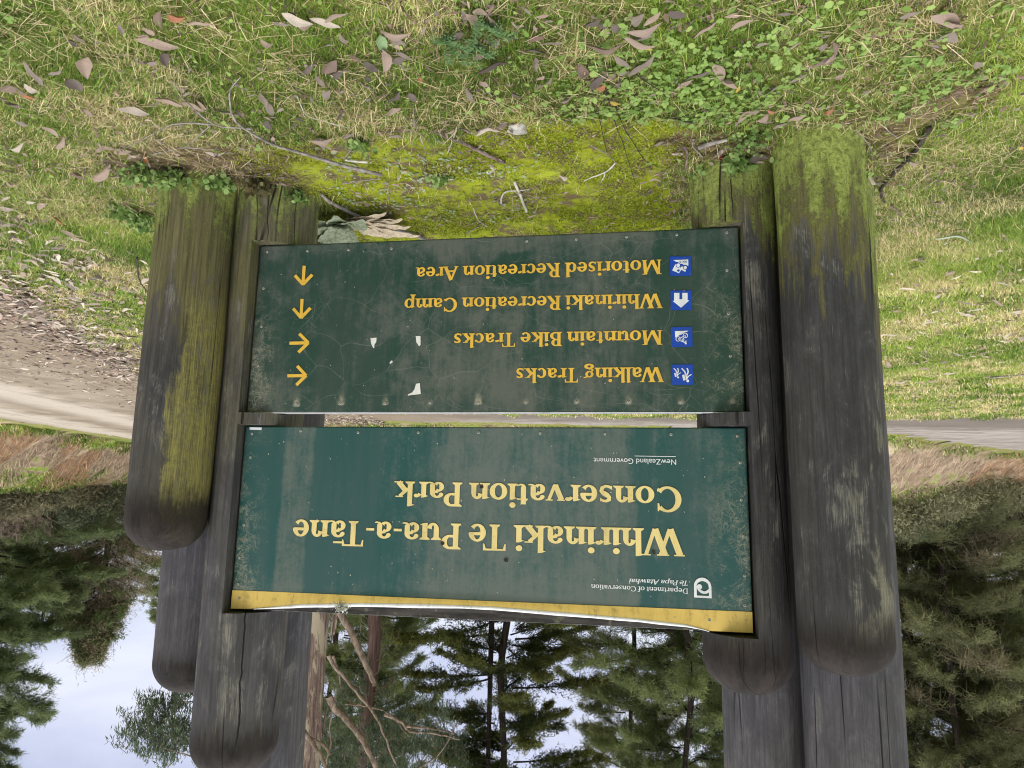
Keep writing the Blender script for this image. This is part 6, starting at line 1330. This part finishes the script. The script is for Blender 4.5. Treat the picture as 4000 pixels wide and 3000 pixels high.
# the rest, small and far, strewn at random where the photograph shows the lawn sprinkled with pale leaves
def strew(n, xr, yr, seed, codes):
    g = np.random.default_rng(seed); k = 0
    while k < n:
        px, py = g.uniform(*xr), g.uniform(*yr); c = gp(px, py)
        m, b, rd = not_grass(c[:1], c[1:2])
        if rd[0] or near_post(c[0], c[1], .1): continue
        a = g.uniform(-.6, .6); l = g.uniform(14, 34) * (1.5 if py < 900 else 1); drop_leaf(px, py, px + l * math.cos(a), py + l * .55 * math.sin(a), g.uniform(6, 10), codes[g.integers(0, len(codes))]); k += 1
strew(22, (3480, 3980), (900, 1600), 5, 'wwpg'); strew(16, (60, 560), (760, 1350), 6, 'wwpg'); strew(46, (300, 3800), (10, 480), 7, 'pgdgbd')
cnt = {}
for L in LEAVES: cnt[L[1:]] = cnt.get(L[1:], 0) + 1
def rank(i): return ['', 'second ', 'third ', 'fourth ', 'fifth ', 'sixth ', 'seventh '][i]
for o, c, s, f, w, z in LEAVES:
    lab = f'{s} {f} {c} leaf {w} {z}'
    tag(o, ' '.join(lab.split()), 'fallen leaf', 'gum leaves fallen on the ground')

def leaf_litter(name, label, n, fn, seed, size, cols):
    g = np.random.default_rng(seed); x, y = fn(g, n); n = len(x); L = g.uniform(*size, n); W = L * g.uniform(.14, .34, n); a = g.uniform(0, 6.28, n); P = np.column_stack([x, y, height(x, y) + g.uniform(.018, .04, n)])
    D = unit(np.column_stack([np.cos(a), np.sin(a), g.normal(0, .16, n)])); S = unit(np.column_stack([-np.sin(a), np.cos(a), g.normal(0, .3, n)])); l = L[:, None]; w = W[:, None] / 2; up = np.array([0, 0, 1.]) * (L * g.uniform(-.05, .15, n))[:, None]
    V = np.stack([P, P + D * l * .3 + S * w - up, P + D * l * .65 + S * w * .8 - up, P + D * l, P + D * l * .65 - S * w * .8 - up, P + D * l * .3 - S * w - up], 1).reshape(-1, 3)
    C = np.array(cols)[g.integers(0, len(cols), n)] * g.uniform(.7, 1.25, (n, 1)); o = link(name, fast_mesh(name, V, np.arange(6 * n).reshape(-1, 6), np.repeat(C, 6, 0)), tinted('dry litter', .8, .1)); tag(o, label, 'leaf litter', None, 'stuff')
PALE = [LCOL[k][1] for k in 'pgwwpgdb']
def verge(g, n):
    x = g.uniform(2.6, 7.2, n * 3); y = g.uniform(3.0, 15, n * 3); d = poly_sd(x, y, ROAD); k = (g.random(n * 3) < np.where(d > -.1, np.exp(-np.maximum(d, 0) / .75), .10 + .55 * np.exp(np.minimum(d, 0) / .4))) & (x < 7.6)
    return x[k][:n], y[k][:n]
leaf_litter('leaf_litter', 'drift of pale dry leaves along the gravel verge', 15000, verge, 400, (.05, .14), PALE)
def far(g, n): x = g.uniform(-10, 3.5, n * 2); y = g.uniform(4.0, 12, n * 2); k = (poly_sd(x, y, ROAD) < -.1) & ~near_post(x, y, .02) & (fbm(x * .8, y * .8, 401, 3) > .44); return x[k][:n], y[k][:n]
leaf_litter('leaf_litter', 'small pale leaves sprinkled over the far lawn', 2600, far, 402, (.05, .12), PALE)
def front(g, n): x = g.uniform(-2.3, 2.6, n * 2); y = g.uniform(1.8, 3.6, n * 2); m, b, rd = not_grass(x, y); k = ~near_post(x, y, .02) & ((fbm(x * 3, y * 3, 403, 3) > .5) | b); return x[k][:n], y[k][:n]
leaf_litter('leaf_litter', 'broken bits of dry leaf among the front grass', 2200, front, 404, (.015, .05), [LCOL[k][1] for k in 'pgdbgb'])

# ------------------------------------------------------------------ sticks
M_STICK = bark_mat('grey twig bark', (.16, .14, .125), (.45, .41, .37), (20, 20, 20)); M_STICKD = bark_mat('dark twig bark', (.025, .02, .018), (.10, .08, .07), (20, 20, 20)); M_STICKB = bark_mat('brown stick bark', (.10, .07, .06), (.33, .26, .23), (20, 20, 20)); M_BONE = bark_mat('bleached stick', (.42, .39, .33), (.72, .69, .62), (20, 20, 20))
def stick_part(name, pts, r0, r1, mat, parent, o0, lift=.012):
    P = np.array([gp(*p) for p in pts]); P = smooth_line(P, 16); P[:, 2] = height(P[:, 0], P[:, 1]) + lift + r0; V, F = tube(P - o0, np.linspace(r0, r1, len(P)) * (1 + .15 * (vnoise(np.arange(len(P)) * .7, np.zeros(len(P)), 3) - .5)), 7)
    n = len(V); F = F.tolist(); me = bpy.data.meshes.new(name); me.from_pydata(V.tolist(), [], F + [list(range(6, -1, -1)), list(range(n - 7, n))]); me.update(); me.polygons.foreach_set('use_smooth', [True] * len(me.polygons)); return link(name, me, mat, parent)
def stick(label, pts, r0, r1, mat=None, branches=(), name='fallen_stick', lift=.012):
    p = gp(*pts[0]); o0 = np.array([p[0], p[1], float(height(p[0], p[1]))]); mat = mat or M_STICK
    if not branches:
        o = stick_part(name, pts, r0, r1, mat, None, o0, lift); o.location = o0
        return tag(o, label, 'stick', 'sticks lying on the ground')
    root = empty(name, o0, label, 'stick', 'sticks lying on the ground'); stick_part('stem', pts, r0, r1, mat, root, o0, lift)
    for q, a, b in branches: stick_part('side_twig', q, a, b, mat, root, o0, lift)
f = lambda F, *p: [F(*q) for q in p]
stick('long thin grey branch with side twigs lying from the moss out into the grass', f(Fb, (1090, 1455), (780, 1365), (450, 1270), (200, 1190), (0, 1090)) + f(Fa, (2040, 960), (1995, 800), (2000, 680), (2090, 560)), .0085, .002, M_STICK,
      [(f(Fa, (2190, 1045), (1860, 985), (1600, 770), (1500, 600)), .004, .0015), (f(Fa, (1860, 985), (1560, 975), (1400, 1020), (1100, 1190)), .0035, .0012), (f(Fa, (1820, 1000), (1750, 1060), (1580, 1195)), .003, .0012)], 'fallen_branch', .034)
stick('straight brown stick crossing from the leaf line onto the moss', f(Fb, (1530, 1085), (1690, 1160), (1900, 1260), (2145, 1385)), .007, .009, M_STICKB)
stick('purplish stick lying along the edge between grass and moss', f(Fb, (1040, 1110), (1250, 1095), (1420, 1090)), .007, .005, M_STICKB)
stick('short curled twig on the moss beside the long grey branch', f(Fb, (940, 1200), (820, 1280), (760, 1345)), .003, .003)
stick('white bleached stick touching the long grey branch', f(Fb, (770, 1350), (870, 1370), (965, 1385)), .005, .006, M_BONE)
stick('slim bent twig on the bare soil before the shortest post', f(Fa, (1320, 1290), (1620, 1230), (1900, 1240)), .004, .002)
stick('thin dark stem, first of three leaning over the moss', f(Fc, (690, 690), (740, 870), (780, 1080), (820, 1250)), .0022, .0015, M_STICKD, (), 'dark_stem', .03)
stick('longest of the three thin dark stems over the moss', f(Fc, (805, 690), (880, 950), (960, 1180), (1070, 1545)), .0025, .0015, M_STICKD, (), 'dark_stem', .03)
stick('thin dark stem nearest the post with the logo', f(Fc, (820, 690), (950, 980), (1090, 1240), (1210, 1400)), .0022, .0015, M_STICKD, (), 'dark_stem', .03)
stick('dark thin stem in the grass before the post with the logo', f(Fc, (1050, 540), (1200, 640), (1300, 700), (1440, 750)), .0022, .0012, M_STICKD, (), 'dark_stem', .03)
stick('forked pale twig on the moss towards the post with the logo', f(Fc, (890, 1370), (800, 1460), (620, 1545)), .004, .003, M_BONE, [(f(Fc, (800, 1460), (795, 1500), (770, 1548)), .004, .002)])
stick('thin grey twig on the moss before the forked pale twig', f(Fc, (680, 1220), (800, 1290), (920, 1385)), .003, .002)
stick('short pinkish stick upright against the edge of the moss by the post with the logo', f(Fc, (1490, 1235), (1515, 1320), (1490, 1465)), .006, .005, M_STICKB)
stick('grey hooked twig beside the short pinkish stick', f(Fc, (1570, 1180), (1560, 1240), (1600, 1290), (1650, 1340)), .004, .003)
stick('thick broken grey stick before the post with the logo', f(Fc, (1620, 1245), (1740, 1190), (1860, 1155)), .012, .007)
stick('crooked dark stick curving past the front mossy post', [(3630, 472), (3551, 583), (3453, 690), (3440, 730), (3454, 771)], .011, .005, M_STICKD)
stick('short pale stick in the grass just behind the crooked dark stick', f(Ff, (85, 95), (128, 132)), .006, .005, M_STICKB)
stick('thin bent twig on the bare soil, farther from the mossy post', f(Fd, (570, 565), (590, 610), (640, 645)), .004, .002)
stick('thin curved twig beside the foot of the front mossy post', f(Fd, (440, 615), (500, 690), (515, 755)), .004, .002)
Fg = zz(1100, 400, .7874)
stick('pale split branch lying behind the soft leaved plant', f(Fg, (200, 440), (260, 490), (460, 580), (715, 665)), .008, .013, M_STICK, [(f(Fg, (300, 520), (360, 580), (420, 630)), .003, .0015)])
stick('low thin twig on the moss beside the tall notched post', f(Fg, (300, 400), (400, 380), (490, 370)), .004, .003)
stick('curved pale stalk on the moss near the directions sign', f(Fg, (950, 510), (975, 570), (1020, 610)), .003, .003, M_BONE)
stick('pale dry root piece with a curled arm in the middle of the moss', f(Fg, (1155, 380), (1190, 460), (1215, 525)), .007, .007, M_BONE, [(f(Fg, (1205, 425), (1120, 430), (1092, 460), (1090, 492)), .004, .005)])
stick('tiny twig on the moss right under the edge of the directions sign', f(Fg, (915, 640), (980, 605)), .004, .003)
stick('bristly short twig on the moss by the straight brown stick', f(Fb, (1410, 1160), (1450, 1230), (1475, 1310)), .003, .002); stick('stubby grey twig on the moss by the bristly twig', f(Fb, (1395, 1300), (1480, 1360)), .005, .004)
stick('pale thin stalk crossing the straight brown stick', f(Fb, (1735, 1070), (1700, 1180), (1655, 1305)), .003, .0025, M_BONE)
stick('long arched straw stalk in the grass before the shortest post', f(Fb, (360, 760), (430, 920), (560, 990), (790, 1040)), .002, .0015, M_BONE, (), 'straw_stalk', .03)
stick('thin dead stem in the lawn right beside the shortest post', f(Fe, (640, 330), (650, 440), (690, 515)), .006, .004, M_STICKD, (), 'dark_stem', .03)
stick('long low stick on the far lawn at the frame edge', f(Ff, (490, 815), (560, 810), (635, 803)), .012, .008, M_STICK)
# a pale stone at the edge of the moss and some pebbles
def stone(label, px, py, r, seed):
    p = gp(px, py); bm = bmesh.new(); bmesh.ops.create_icosphere(bm, subdivisions=3, radius=r)
    for v in bm.verts: v.co *= 1 + .5 * (vnoise(v.co.x / r * 1.3 + 5, v.co.y / r * 1.3 + v.co.z / r, seed) - .5); v.co.z *= .55; v.co.x *= 1.25
    me = bpy.data.meshes.new('stone'); bm.to_mesh(me); bm.free(); me.polygons.foreach_set('use_smooth', [True] * len(me.polygons)); o = link('stone', me, M_STONE, None, (p[0], p[1], float(height(p[0], p[1])) + r * .2)); tag(o, label, 'stone')
M_STONE = plain('pale stone', (.42, .41, .37), .9, .35, 30, bump=.6)
stone('pale flat stone at the edge of the grass and the moss', 2020, 500, .035, 1); stone('small dark grey pebble on the moss, left of a second one', 1925, 660, .013, 2); stone('small grey pebble on the moss beside the pale round leaves', 1908, 674, .014, 3)
